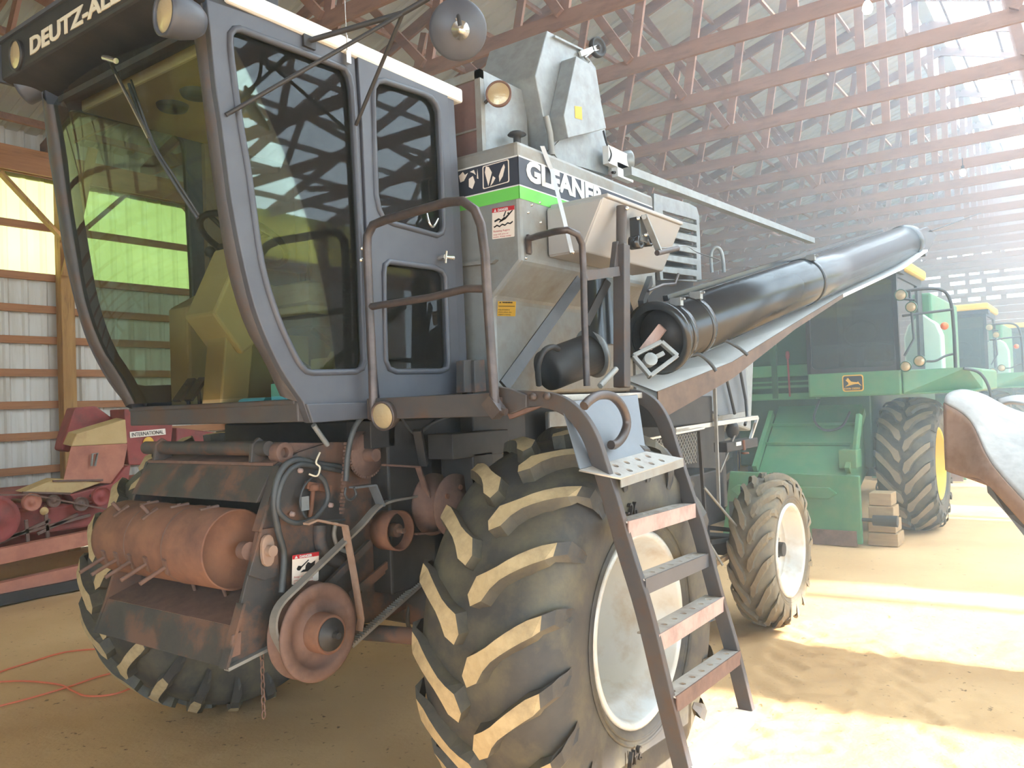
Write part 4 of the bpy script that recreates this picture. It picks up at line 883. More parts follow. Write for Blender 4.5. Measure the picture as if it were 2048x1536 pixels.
build('step_tread_stack', MB().prism([P(912, 786, X=.70), P(912, 722, X=.70), P(928, 720, X=.70), P(930, 786, X=.70)], (.05, 0, 0)).prism([P(934, 786, X=.72), P(932, 722, X=.72), P(953, 720, X=.72), P(957, 783, X=.72)], (.05, 0, 0)), M['blkrust'], plat, .004)
# ---- ladder
YA, YB_ = -.39, .37
lad = build('ladder', MB().box((1.33, YA, 1.675), (1.52, YB_, 1.70)), M['stepmetal'], CB, .003)
lad['label'] = 'steel boarding ladder with curved side rails'
la = lambda a, b: P(a, b, Y=YA); lb = lambda a, b: P(a, b, Y=YB_)
lp = smooth_path([la(1008, 795), la(1050, 797), la(1095, 800), la(1130, 812), la(1160, 838), la(1185, 880), la(1205, 940), la(1225, 1005), la(1252, 1100), la(1290, 1225), la(1330, 1390), la(1372, 1560)], 4)
rp_ = smooth_path([lb(1262, 792), lb(1285, 796), lb(1310, 815), lb(1330, 850), lb(1346, 900), lb(1370, 975), lb(1398, 1060), lb(1430, 1180), lb(1462, 1290), lb(1494, 1420)], 4)
def strap(path, w, dep):
    mb = MB(); rows_ = []
    for i, p in enumerate(path):
        t = (path[min(i + 1, len(path) - 1)] - path[max(i - 1, 0)]).normalized(); n_ = t.cross(V((0, 1, 0))).normalized()
        rows_.append([p - n_ * w / 2 - V((0, dep / 2, 0)), p + n_ * w / 2 - V((0, dep / 2, 0)), p + n_ * w / 2 + V((0, dep / 2, 0)), p - n_ * w / 2 + V((0, dep / 2, 0))])
    mb.loft(rows_, smooth=False, closed=True); mb.add(rows_[0], [(3, 2, 1, 0)]); mb.add(rows_[-1], [(0, 1, 2, 3)]); return mb
build('side_rail', strap(lp, .060, .030), M['cabrust'], lad, .003); build('side_rail', strap(rp_, .060, .030), M['cabrust'], lad, .003)
build('rail_hinge', MB().prism([la(1000, 772), la(1030, 778), la(1062, 790), la(1062, 815), la(1030, 828), la(1000, 822)], (0, -.03, 0)), M['cabrust'], lad, .004)
build('rail_gusset', MB().prism([la(1018, 820), la(1090, 812), la(1025, 838)], (0, -.02, 0)), M['rustbrown'], lad)
for q in ((1003, 782), (1076, 793), (1104, 792)): build('hinge_bolt', MB().lathe(la(*q) - V((0, .03, 0)), (0, -1, 0), [(.001, .016), (.012, .014), (.014, 0)], 8), M['blkrust'], lad)
# kick sheet behind the upper opening
build('kick_sheet', MB().prism([P(1122, 805, X=1.57), P(1160, 938, X=1.70), P(1292, 906, X=1.70), P(1275, 790, X=1.57)], (-.004, 0, .002)), M['shieldgrey'], lad)
gl = [P(a, b, X=P(1218, 830, Y=YA + .12).x) for a, b in ((1168, 812), (1180, 800), (1200, 790), (1225, 793), (1245, 815), (1254, 845), (1246, 872), (1232, 888), (1222, 890))]
build('grab_loop', MB().tube(smooth_path(gl, 4), .017, 10), M['rail'], lad)
def step(a0, b0, a1, b1, dep, hgt, m, holes, nm='step'):
    """channel step between the rails: a0 left top front pixel, a1 right top front pixel"""
    L_, R_ = la(*a0), lb(*a1); inx = V((-dep, 0, 0))
    fr = (L_.copy(), (R_ - L_).normalized(), V((-1, 0, 0))); ln = (R_ - L_).length
    loops = [[(0, 0), (ln, 0), (ln, dep), (0, dep)]]
    for k in range(holes):
        for row_ in ([.5] if dep < .12 else [.3, .7]):
            cx = ln * (k + .5 + (.25 if row_ > .6 else 0)) / (holes + .3); loops.append([(cx + .014 * math.cos(t), dep * row_ + .014 * math.sin(t)) for t in [2 * math.pi * j / 12 for j in range(12)]])
    plate(nm, loops, fr, .006, M['stepmetal'], lad)
    build('step_lip', MB().hexa([L_ + V((.003, 0, -hgt)), R_ + V((.003, 0, -hgt)), R_ + V((-.002, 0, -hgt)), L_ + V((-.002, 0, -hgt)), L_ + V((.003, 0, .004)), R_ + V((.003, 0, .004)), R_ + V((-.002, 0, .004)), L_ + V((-.002, 0, .004))]), m, lad)
cn = [P(1158, 941, X=1.70), P(1242, 958, X=1.80), P(1367, 918, X=1.80), P(1292, 906, X=1.70)]
Us = (cn[2] - cn[1]).normalized(); Vs = cn[0] - cn[1]; Vs = (Vs - Us * Vs.dot(Us)).normalized(); pj = lambda q: ((q - cn[1]).dot(Us), (q - cn[1]).dot(Vs))
hl = [[pj(q) for q in cn]]
for iu in range(5):
    for iv in range(2):
        t_ = (iu + .6 + .3 * iv) / 5.9; c_ = pj(cn[1].lerp(cn[2], t_).lerp(cn[0].lerp(cn[3], t_), (iv + .6) / 2.3))
        hl.append([(c_[0] + .013 * math.cos(t), c_[1] + .013 * math.sin(t)) for t in [2 * math.pi * j / 12 for j in range(12)]])
plate('step', hl, (cn[1], Us, Vs), .006, M['stepmetal'], lad)
build('step_lip', MB().hexa([cn[1] - V((0, 0, .03)), cn[2] - V((0, 0, .03)), cn[2] + V((-.004, 0, -.03)), cn[1] + V((-.004, 0, -.03)), cn[1], cn[2], cn[2] + V((-.004, 0, 0)), cn[1] + V((-.004, 0, 0))]), M['galvdirty'], lad)
step((1256, 1045), 0, (1392, 1008), 0, .07, .055, M['pink'], 7)
step((1290, 1160), 0, (1418, 1108), 0, .07, .05, M['cabpaint'], 7)
step((1317, 1272), 0, (1447, 1195), 0, .08, .055, M['pink'], 7)
step((1352, 1395), 0, (1480, 1303), 0, .07, .05, M['rustbrown'], 7)
step((1383, 1536), 0, (1506, 1423), 0, .07, .05, M['stepmetal'], 0)
# ================================================================== FEEDER HOUSE and belt drives
NX, FXX = .47, -.45
n_ = lambda a, b, X=NX: P(a, b, X=X)
def span(pt): return V((FXX, pt.y, pt.z))
T_, U1, L1, L2 = n_(546, 932), n_(512, 1006), n_(466, 1252), n_(440, 1334)
sp_px = ((546, 930), (521, 1010), (500, 1110), (463, 1260), (440, 1335), (540, 1288), (640, 1262), (760, 1240), (880, 1180), (905, 930), (800, 885), (655, 884), (590, 905))
side_poly = [n_(*q) for q in sp_px]
feeder = build('feeder_house', MB().prism(side_poly, (.018, 0, 0)), M['blkrust'], CB, .003)
feeder['label'] = 'rusty feeder house with finger drum below the cab'
build('far_side_plate', MB().prism([V((FXX, p.y, p.z)) for p in side_poly], (-.018, 0, 0)), M['blkrust'], feeder)
# body behind the opening
bk = [n_(590, 905), n_(655, 884), n_(905, 930), n_(880, 1180), n_(640, 1262), n_(600, 1020)]
build('feeder_duct', MB().prism([p - V((.02, 0, 0)) for p in bk], (FXX - NX + .04, 0, 0)), M['blk'], feeder)
# upper front plate (folded) and roof
build('upper_plate', MB().hexa([U1, span(U1), span(U1) + V((0, .02, 0)), U1 + V((0, .02, 0)), T_, span(T_), span(T_) + V((0, .02, 0)), T_ + V((0, .02, 0))]), M['blkrust'], feeder, .004)
RP = n_(600, 905)
build('roof_plate', MB().hexa([T_, span(T_), span(RP), RP, T_ + V((0, 0, .012)), span(T_) + V((0, 0, .012)), span(RP) + V((0, 0, .012)), RP + V((0, 0, .012))]), M['rustbrown'], feeder)
# lower trough
FB = n_(560, 1190); 
build('trough_floor', MB().hexa([L1 - V((0, 0, .01)), span(L1) - V((0, 0, .01)), span(FB) - V((0, 0, .01)), FB - V((0, 0, .01)), L1, span(L1), span(FB), FB]), M['rustbrown'], feeder)
build('trough_lip', MB().hexa([L2, span(L2), span(L2) + V((0, .018, 0)), L2 + V((0, .018, 0)), L1, span(L1), span(L1) + V((0, .018, 0)), L1 + V((0, .018, 0))]), M['blkrust'], feeder, .004)
build('side_flange', MB().bar(n_(549, 932) + V((.02, -.005, 0)), n_(509, 1062) + V((.02, -.005, 0)), .045, .012, (0, -1, 0)), M['blkrust'], feeder)
build('side_flange', MB().bar(n_(478, 1205) + V((.02, -.005, 0)), n_(443, 1335) + V((.02, -.005, 0)), .045, .012, (0, -1, 0)), M['blkrust'], feeder)
build('lower_angle', MB().bar(n_(443, 1336) + V((.03, 0, 0)), n_(537, 1289) + V((.03, 0, 0)), .03, .012), M['galvdirty'], feeder)
build('latch_plate', MB().prism([n_(462, 1270, .5), n_(480, 1262, .5), n_(478, 1308, .5), n_(458, 1316, .5)], (.012, 0, 0)), M['rustbrown'], feeder, .003)
# drum with fingers
dy, dz, dr = -.935, 1.142, .158
drum = build('feed_drum', MB().lathe((FXX + .02, dy, dz), (1, 0, 0), [(.001, 0), (dr, 0), (dr, .02), (dr, .82), (dr - .006, .825), (dr - .01, .805), (.05, .80), (.001, .80)], 48), M['rust'], feeder)
for x0 in (-.16, .12):
    build('drum_seam', MB().lathe((x0, dy, dz), (1, 0, 0), [(dr + .0005, -.004), (dr + .003, 0), (dr + .0005, .004)], 48), M['rustbrown'], feeder)
def fing(x, ang, ln, lean=0.0):
    d_ = V((lean, -math.cos(ang), math.sin(ang))).normalized(); b_ = V((x, dy, dz)) + V((0, -math.cos(ang), math.sin(ang))) * (dr - .01)
    build('drum_finger', MB().tube([b_, b_ + d_ * ln], .0085, 8), M['rustbrown'], feeder)
    t_ = V((0, math.sin(ang), math.cos(ang))); n2 = V((0, -math.cos(ang), math.sin(ang)))
    build('finger_guide', MB().bar(b_ + n2 * .012 - t_ * .035 + V((-.008, 0, 0)), b_ + n2 * .012 + t_ * .035 + V((.014, 0, 0)), .022, .008, n2), M['rustbrown'], feeder)
for x in (-.34, -.24, -.13, -.01, .13): fing(x, -.42, .125, -.05)
for x in (-.30, -.07): fing(x, .95, .06, -.25)
for x in (-.20, .03, .24): fing(x, 1.45, .02)
for x in (-.02, .20): fing(x, -1.9, .10)
bp_ = n_(527, 1100, .50)
build('bearing_plate', MB().prism([n_(519, 1058, .495), n_(546, 1054, .495), n_(557, 1150, .495), n_(525, 1160, .495), n_(493, 1150, .495)], (.014, 0, 0)), M['blkrust'], feeder, .003)
build('flange_bearing', MB().prism([bp_ + V((.014, a, b)) for a, b in [(.045 * math.cos(t) * (1 - .35 * abs(math.cos(t))), .062 * math.sin(t)) for t in [2 * math.pi * k / 14 for k in range(14)]]], (.02, 0, 0)).cyl(bp_ + V((.03, 0, 0)), bp_ + V((.06, 0, 0)), .022, n=14), M['rustpale'], feeder, .004)
build('bearing_collar', MB().cyl((.43, dy, dz), (.47, dy, dz), .035, n=16), M['rustbrown'], feeder)
# top lift bar
tA_, tB_ = n_(548, 897), None
tb0 = V((FXX - .02, tA_.y, tA_.z)); 
build('lift_bar', MB().cyl(tb0, tA_ + V((-.03, 0, 0)), .030, n=20), M['blkrust'], feeder)
for x in (FXX + .10, .36): build('bar_collar', MB().prism([(x, tA_.y - .045, tA_.z - .055), (x, tA_.y - .035, tA_.z + .02), (x, tA_.y, tA_.z + .045), (x, tA_.y + .04, tA_.z + .02), (x, tA_.y + .05, tA_.z - .055)], (.02, 0, 0)), M['blkrust'], feeder, .004)
eye = n_(561, 905, .46)
build('lift_eye', MB().lathe(eye, (1, 0, 0), [(.020, -.03), (.042, -.03), (.042, .03), (.020, .03), (.020, -.03)], 24).prism([n_(575, 885, .45), n_(652, 886, .45), n_(550, 928, .45), n_(545, 905, .45)], (.015, 0, 0)), M['rustbrown'], feeder, .003)
# ---- drives on the left side of the feeder
DX = .60
q_ = lambda a, b, X=DX: P(a, b, X=X)
pc = q_(628, 1262)
rb = .19
bigp = build('drive_pulley', MB().lathe(pc, (1, 0, 0), [(.04, -.05), (rb - .01, -.05), (rb, -.045), (rb, -.038), (rb - .05, -.012), (rb - .05, .0), (rb, .028), (rb, .036), (rb - .012, .042), (rb - .05, .040), (rb - .055, .022), (.09, .018), (.075, .03), (.072, .03)], 56), M['rustbrown'], feeder)
build('pulley_hub', MB().lathe(pc, (1, 0, 0), [(.078, .01), (.076, .10), (.070, .105), (.060, .098), (.001, .098)], 32), M['rust'], feeder)
build('hub_cap', MB().lathe(pc, (1, 0, 0), [(.064, .10), (.062, .106), (.03, .108), (.026, .118), (.001, .118)], 28).cyl(pc + V((.11, 0, 0)), pc + V((.145, 0, 0)), .013, n=10), M['blk'], feeder)
ic = q_(785, 1060)
build('idler_pulley', MB().lathe(ic, (1, 0, 0), [(.02, -.02), (.075, -.02), (.082, -.05), (.088, -.05), (.088, .05), (.080, .05), (.076, .0), (.03, -.012), (.028, .02), (.001, .02)], 40), M['rust'], feeder)
build('idler_hub', MB().cyl(ic - V((.02, 0, 0)), ic + V((.035, 0, 0)), .030, n=18).cyl(ic + V((.03, 0, 0)), ic + V((.07, 0, 0)), .012, n=8), M['blkrust'], feeder)
rc = q_(898, 1010, .70)
build('variable_pulley', MB().lathe(rc, (1, 0, 0), [(.03, -.11), (.145, -.10), (.145, -.09), (.05, -.02), (.05, .0), (.145, .03), (.145, .04), (.07, .05), (.055, .07), (.001, .07)], 40), M['rustbrown'], feeder)
bl = MB()
for k in range(5):
    a = k * 2 * math.pi / 5; bl.cyl(rc + V((.04, .085 * math.cos(a), .085 * math.sin(a))), rc + V((.055, .085 * math.cos(a), .085 * math.sin(a))), .012, n=8)
build('pulley_bolt', bl, M['rust'], feeder)
# flat belt wraps big pulley, rides over the idler to the rear pulley
bt = smooth_path([q_(575, 1318), q_(548, 1265), q_(556, 1215), q_(600, 1168), q_(660, 1110), q_(720, 1052), q_(752, 1016), q_(780, 1002), q_(830, 992), q_(900, 968)], 5)
rows = []
for i, p in enumerate(bt):
    t = (bt[min(i + 1, len(bt) - 1)] - bt[max(0, i - 1)]).normalized(); nn = t.cross(V((1, 0, 0))).normalized(); w = V((.020, 0, 0))
    rows.append([p - w - nn * .005, p + w - nn * .005, p + w + nn * .005, p - w + nn * .005])
build('drive_belt', MB().loft(rows, smooth=False, closed=True), M['beltm'], feeder)
lb0, lb1 = q_(700, 1292), q_(885, 1128)
vb = MB().bar(lb0, lb1, .035, .012); t = (lb1 - lb0); nseg = 46
for k in range(nseg): c_ = lb0 + t * ((k + .5) / nseg); vb.bar(c_ - V((.017, 0, 0)) + V((0, 0, .008)), c_ + V((.017, 0, 0)) + V((0, 0, .008)), .006, .010)
build('cogged_belt', vb, M['beltm'], feeder)
sc_ = q_(733, 910, .55)
spk = MB().lathe(sc_, (1, 0, 0), [(.001, -.006), (.092, -.006), (.092, .006), (.001, .006)], 44)
for k in range(44):
    a = 2 * math.pi * k / 44; c_ = sc_ + V((0, .096 * math.cos(a), .096 * math.sin(a))); spk.bar(c_ - V((0, .006 * math.cos(a), .006 * math.sin(a))), c_ + V((0, .006 * math.cos(a), .006 * math.sin(a))), .010, .006, (1, 0, 0))
build('sprocket', spk, M['rustbrown'], feeder)
build('sprocket_hub', MB().cyl(sc_, sc_ + V((.06, 0, 0)), .032, .028, 16), M['rustbrown'], feeder)
ch = MB(); c0, c1 = q_(693, 885, .55), q_(683, 1030, .55)
for k in range(20):
    a, b = c0.lerp(c1, k / 20), c0.lerp(c1, (k + .75) / 20); ch.bar(a, b, .012 if k % 2 else .02, .014)
build('roller_chain', ch, M['rustbrown'], feeder); ch = MB(); c0, c1 = q_(840, 945, .55), q_(770, 1000, .55)
for k in range(12):
    a, b = c0.lerp(c1, k / 12), c0.lerp(c1, (k + .75) / 12); ch.bar(a, b, .012 if k % 2 else .02, .014)
build('roller_chain', ch, M['rustbrown'], feeder)
build('chain_guard', MB().loft([[p, p + V((.05, 0, 0))] for p in smooth_path([q_(690, 900, .52), q_(700, 876, .52), q_(725, 858, .52), q_(752, 862, .52), q_(790, 895, .52), q_(828, 925, .52)], 4)]), M['rustbrown'], feeder)
def bent(nm, pts, w, m, X=.60, th=.008):
    pts = [q_(*p, X) if not isinstance(p, V) else p for p in pts]; mb = MB()
    for a, b in zip(pts[:-1], pts[1:]): mb.bar(a, b, w, th, V((0, (b - a).z, -(b - a).y)))
    build(nm, mb, m, feeder)
bent('belt_guide', [(612, 1048), (630, 1040), (690, 1052), (708, 1150), (722, 1238), (718, 1262)], .035, M['rustpale'], .62)
bent('belt_guide', [(768, 930), (836, 934), (858, 1000), (882, 1064), (830, 1068)], .03, M['rustbrown'], .64)
bent('slotted_bracket', [(706, 975), (745, 970), (762, 1012)], .05, M['shieldgrey'], .60)
build('tension_arm', MB().bar(q_(778, 1130, .55), q_(720, 1180, .55), .02, .03).bar(q_(640, 1185, .56), q_(740, 1085, .56), .02, .03).bar(q_(700, 1190, .57), q_(780, 1125, .57), .012, .03), M['blkrust'], feeder)
build('adjuster_rod', MB().tube([q_(628, 965, .52), q_(620, 1035, .52)], .010, 8).bar(q_(612, 970, .52), q_(660, 978, .52), .02, .03).lathe(q_(628, 975, .53), (0, 0, 1), [(.001, .015), (.024, .012), (.024, -.012), (.001, -.015)], 6), M['rust'], feeder)
build('connector_tag', MB().box(q_(602, 1022, .53), q_(618, 992, .535)), M['galv'], feeder)
for p in ((599, 941), (583, 1028), (660, 1010)): build('plate_bolt', MB().lathe(q_(*p, .50), (1, 0, 0), [(.001, .016), (.010, .014), (.012, 0)], 6), M['pink'], feeder)
def hose(pts, r, X=.53, m='hose', k=6, nm='hydraulic_hose'): build(nm, MB().tube(smooth_path([q_(*p, X) if len(p) == 2 else P(p[0], p[1], X=p[2]) for p in pts], k), r, 8), M[m], feeder)
hose([(690, 935, .50), (640, 928, .52), (590, 920, .54), (560, 945, .55), (548, 1000, .55), (556, 1060, .54), (568, 1110, .53), (563, 1185, .55)], .013)
hose([(690, 943, .50), (640, 934, .53), (596, 930, .55), (566, 960, .56), (555, 1010, .56), (568, 1035, .56), (595, 1046, .56), (630, 1035, .56), (655, 1000, .56), (650, 965, .56), (632, 945, .56)], .011)
hose([(632, 948), (610, 970), (600, 1000), (606, 1025), (625, 1040), (690, 1040)], .005)
hose([(738, 822, .64), (712, 850, .63), (697, 900, .62), (692, 962, .61)], .012)
hose([(692, 975, .61), (690, 990, .61), (700, 1000, .61), (712, 990, .61), (708, 975, .61)], .005)
hose([(800, 830, .66), (812, 850, .64), (830, 868, .62), (845, 862, .6), (880, 838, .62), (930, 826, .7)], .006)
hose([(905, 830, .7), (860, 850, .62), (843, 870, .6), (850, 930, .58), (860, 1000, .55)], .007)
hose([(825, 1190, .5), (815, 1240, .5), (830, 1270, .5), (866, 1270, .5)], .010)
hose([(640, 1050, .50), (640, 1080, .50), (652, 1110, .50), (680, 1125, .50)], .030, m='blkrust', nm='bent_pipe')
hose([(672, 1045, .51), (668, 1070, .51), (678, 1095, .51), (700, 1105, .51)], .010, m='galvdirty', nm='bent_pipe')
build('hose_tie', MB().tube(smooth_path([q_(640, 905, .55), q_(632, 925, .56), q_(640, 935, .57), q_(634, 952, .57), q_(618, 948, .56)], 4), .004, 6), M['cream'], feeder)
build('prop_rod', MB().cyl(P(627, 850, X=.56), P(655, 890, X=.54), .011, n=10), M['galv'], feeder)
build('cross_tube', MB().cyl((-.6, P(720, 1298, X=.4).y, P(720, 1298, X=.4).z), (P(870, 1276, X=.9)), .035, n=16), M['blkrust'], feeder)
build('lift_cylinder', MB().cyl(n_(600, 1240, .2), (.2, .1, .75), .04, n=14), M['blk'], feeder)
build('drive_housing', MB().box((.60, .05, 1.02), (.80, .20, 1.45)).box((.52, -.02, .92), (.60, .4, 1.5)), M['blk'], feeder, .006)
build('cab_mount', MB().box((.45, -.40, 1.50), (.60, -.25, 1.62)).box(P(905, 868, X=.80), P(970, 905, X=.65)).bar(P(835, 860, X=.66), P(848, 930, X=.62), .04, .03), M['blk'], feeder, .004)
plate('warning_decal', [[(P(a, b, X=.70).y, P(a, b, X=.70).z) for a, b in ((1001, 888), (1016, 881), (1018, 900), (1004, 908))]], ((.705, 0, 0), (0, 1, 0), (0, 0, 1)), .002, M['decalyellow'], feeder)
build('gear_case', MB().box((.62, .18, 1.20), (.70, .62, 1.62)), M['blk'], feeder, .006)
hand_motif = [[(.30, .38), (.88, .38), (.88, .46), (.40, .46)], [(.48, .46), (.82, .46), (.86, .72), (.70, .64), (.58, .70), (.50, .60)], [(.16, .52), (.20, .46), (.28, .45), (.34, .52), (.32, .60), (.22, .62)], [(.30, .50), (.62, .76), (.60, .79), (.28, .55)]]
build('decal_backing', MB().prism([P(588, 1110, X=.535), P(643, 1100, X=.535), P(640, 1150, X=.535), P(610, 1172, X=.535), P(583, 1172, X=.535)], (-.004, 0, 0)), M['blk'], feeder)
decal(feeder, ((588, 1112), (641, 1103), (636, 1162), (583, 1170)), 'X', .535, .002, M['decalred'], M['decalwhite'], [(0, 'Stay clear of', .22, .08), (1, 'moving belts', .11, .07), (2, 'Stop engine', .02, .06)], 'DANGER', hand_motif)
# hanging chain
hc = MB(); p0 = n_(524, 1312, .48)
for k in range(9):
    c_ = p0 - V((0, 0, .028 * k))
    u_ = V((1, 0, 0)) if k % 2 else V((0, 1, 0))
    hc.tube([c_ + u_ * .008 * math.cos(t) + V((0, 0, .018 * math.sin(t))) for t in [2 * math.pi * j / 8 for j in range(8)]], .003, 5, True)
build('hanging_chain', hc, M['rustbrown'], feeder)
# ================================================================== GREEN COMBINES
JY = 6.7
j = lambda a, b, Y=JY: P(a, b, Y=Y)
JD = empty('combine_harvester', (0.7, 9.5, 0))
tag(JD, 'green combine harvester with dark cab and leaping deer badge, nearest behind the silver combine', 'combine', 'green combines parked in a row')
wheel('front_wheel', JD, (1.33, 7.72, .775), .79, .60, .40, 20, 1, M['rubber'], M['lugdark'], M['yellow'], key='j', sweep=24, lugh=.045, disc=-.02, phase=.2, hub_r=.12, nose=1.15)
wheel('front_wheel', JD, (-.95, 7.72, .775), .79, .60, .40, 20, -1, M['rubber'], M['lugdark'], M['yellow'], key='j', sweep=24, lugh=.045, disc=-.02, phase=.1, hub_r=.12, nose=1.15)
jb = build('machine_body', MB().box((-.62, 7.25, .75), (.98, 11.8, 1.95)), M['jddark'], JD, .02)
build('front_axle', MB().box((-.65, 7.6, .62), (1.02, 7.85, .92)), M['jddark'], JD)
build('rear_axle', MB().box((-.5, 11.1, .40), (.86, 11.3, .62)), M['jddark'], JD)
wheel('rear_wheel', JD, (1.0, 11.2, .48), .48, .28, .26, 16, 1, M['rubber'], M['lugdark'], M['yellow'], key='jr', sweep=24, lugh=.03, disc=-.02, hub_r=.09, nose=.7)
wheel('rear_wheel', JD, (-.64, 11.2, .48), .48, .28, .26, 16, -1, M['rubber'], M['lugdark'], M['yellow'], key='jr', sweep=24, lugh=.03, disc=-.02, hub_r=.09, nose=.7)
# feeder house
fx0, fx1 = -.10, .88
fh = build('feeder_house', MB().prism([(fx0, 6.38, .74), (fx0, 6.40, .30), (fx0, 7.6, .80), (fx0, 7.7, 1.62), (fx0, 7.25, 1.50)], (fx1 - fx0, 0, 0)), M['jdgreen'], JD, .01)
for t in (.42, .70): 
    a = V((fx0, 6.38, .74)).lerp(V((fx0, 7.25, 1.50)), t); build('feeder_rib', MB().bar(a + V((-.01, 0, .01)), a + V((fx1 - fx0 + .01, 0, .01)), .05, .03), M['jdgreen'], fh)
build('feeder_side_rail', MB().bar((fx1 + .02, 6.36, .80), (fx1 + .04, 7.1, 1.42), .05, .09), M['jdgreen'], fh)
build('feeder_side_rail', MB().bar((fx0 - .02, 6.36, .80), (fx0 - .04, 7.1, 1.42), .05, .09), M['jdgreen'], fh)
build('lift_bracket', MB().box((.80, 6.40, .82), (.99, 6.62, 1.02)).bar((.95, 6.5, .95), (.98, 6.65, 1.40), .05, .08), M['jdgreen'], fh, .01)
hd_ = build('header_plate', MB().prism([(-.52, 6.30, .02), (1.03, 6.30, .02), (1.03, 6.30, .75), (-.40, 6.30, .77)], (0, .06, 0)), M['jdgreen'], JD, .01)
build('header_channel', MB().prism([(-.30, 6.30, .62), (.72, 6.30, .62), (.80, 6.30, .56), (.72, 6.30, .50), (-.30, 6.30, .50), (-.38, 6.30, .56)], (0, -.05, 0)), M['jdgreen'], hd_, .006)
build('header_slot', MB().box((.0, 6.285, .18), (.46, 6.302, .42)), M['blk'], hd_)
build('header_slot', MB().box((-.42, 6.285, .18), (-.15, 6.302, .42)), M['blk'], hd_)
build('header_skid', MB().box((.52, 6.26, .0), (.98, 6.32, .16)), M['rustbrown'], hd_)
build('header_shaft', MB().cyl((1.03, 6.34, .28), (1.16, 6.34, .28), .02, n=12).cyl((1.14, 6.34, .28), (1.38, 6.34, .28), .055, .06, 18), M['blk'], hd_)
build('hydraulic_hose', MB().tube(smooth_path([(.45, 7.05, 1.56), (.42, 6.9, 1.35), (.55, 6.82, 1.22), (.72, 6.9, 1.25), (.80, 7.0, 1.42)], 5), .014, 8), M['hose'], fh)
# cab
cx0, cx1, cy0, cy1, cz0, cz1 = .42, 1.405, 6.72, 8.3, 1.87, 3.0
jc = build('cab', MB().box((cx0, cy0, 1.60), (cx1, cy1, 1.88)), M['jdgreen'], JD, .02)
plate('front_frame', [[(cx0, cz0), (cx1, cz0), (cx1, cz1), (cx0, cz1)], rounded([(cx0 + .05, cz0 + .05), (cx1 - .05, cz0 + .05), (cx1 - .05, cz1 - .12), (cx0 + .05, cz1 - .12)], .06)], ((0, cy0 + .02, 0), (1, 0, 0), (0, 0, 1)), .04, M['blk'], jc)
for x in (cx0 + .02, cx1 - .02):
    plate('side_frame', [[(cy0, cz0), (cy1, cz0), (cy1, cz1), (cy0, cz1)], rounded([(cy0 + .07, cz0 + .07), (cy1 - .3, cz0 + .07), (cy1 - .3, cz1 - .10), (cy0 + .07, cz1 - .10)], .06)], ((x, 0, 0), (0, 1, 0), (0, 0, 1)), .035, M['blk'], jc)
    build('window_pane', MB().box((x - .002, cy0 + .07, cz0 + .07), (x + .002, cy1 - .3, cz1 - .1)), M['jdglass'], jc)
build('windscreen', MB().box((cx0 + .05, cy0 + .02, cz0 + .05), (cx1 - .05, cy0 + .025, cz1 - .12)), M['jdglass'], jc)
build('rear_wall', MB().box((cx0 + .02, cy1 - .04, cz0), (cx1 - .02, cy1, cz1)), M['blk'], jc)
build('cab_roof', MB().box((cx0 - .04, cy0 - .06, cz1), (cx1 + .05, cy1 + .05, cz1 + .12)), M['yellow'], jc, .03)
build('roof_visor', MB().box((cx0 - .03, cy0 - .05, cz1 - .07), (cx1 + .04, cy0 + .25, cz1)), M['blk'], jc)
build('seat', MB().box((.72, 7.2, 2.0), (1.2, 7.65, 2.2)).box((.72, 7.6, 2.1), (1.2, 7.75, 2.75)), M['blk'], jc, .05)
build('steering_wheel', MB().tube([V((.95, 7.02, 2.32)) + V((.18 * math.cos(a), .10 * math.sin(a), .15 * math.sin(a))) for a in [2 * math.pi * k / 24 for k in range(24)]], .014, 8, True).cyl((.95, 7.04, 2.3), (.95, 6.9, 1.9), .04, n=12), M['blk'], jc)
# leaping-deer badge on the band
bx_, bz_, by_ = .80, 1.655, cy0 - .004
lw, lh = .225, .185
plate('badge_plate', [rounded([(bx_, bz_), (bx_ + lw, bz_), (bx_ + lw, bz_ + lh), (bx_, bz_ + lh)], .03)], ((0, by_, 0), (1, 0, 0), (0, 0, 1)), .004, M['decalyellow'], jc)
plate('badge_field', [rounded([(bx_ + .012, bz_ + .012), (bx_ + lw - .012, bz_ + .012), (bx_ + lw - .012, bz_ + lh - .012), (bx_ + .012, bz_ + lh - .012)], .024)], ((0, by_ - .003, 0), (1, 0, 0), (0, 0, 1)), .003, M['ink'], jc)
deer = [(.12, .30), (.20, .36), (.30, .46), (.27, .56), (.22, .62), (.17, .68), (.17, .72), (.23, .73), (.22, .82), (.26, .78), (.28, .85), (.32, .76), (.36, .70), (.42, .60), (.55, .57), (.70, .55), (.76, .60), (.78, .54), (.84, .42), (.92, .32), (.86, .34), (.76, .44), (.64, .44), (.52, .42), (.40, .38), (.28, .34)]
plate('badge_deer', [[(bx_ + a * lw, bz_ + b * lh) for a, b in deer]], ((0, by_ - .005, 0), (1, 0, 0), (0, 0, 1)), .002, M['decalyellow'], jc)
text('badge_lettering', 'JOHN DEERE', .030, ((bx_ + .016, by_ - .006, bz_ + .022), (1, 0, 0), (0, 0, 1)), .001, M['decalyellow'], jc, 1.0, bold=.0006)
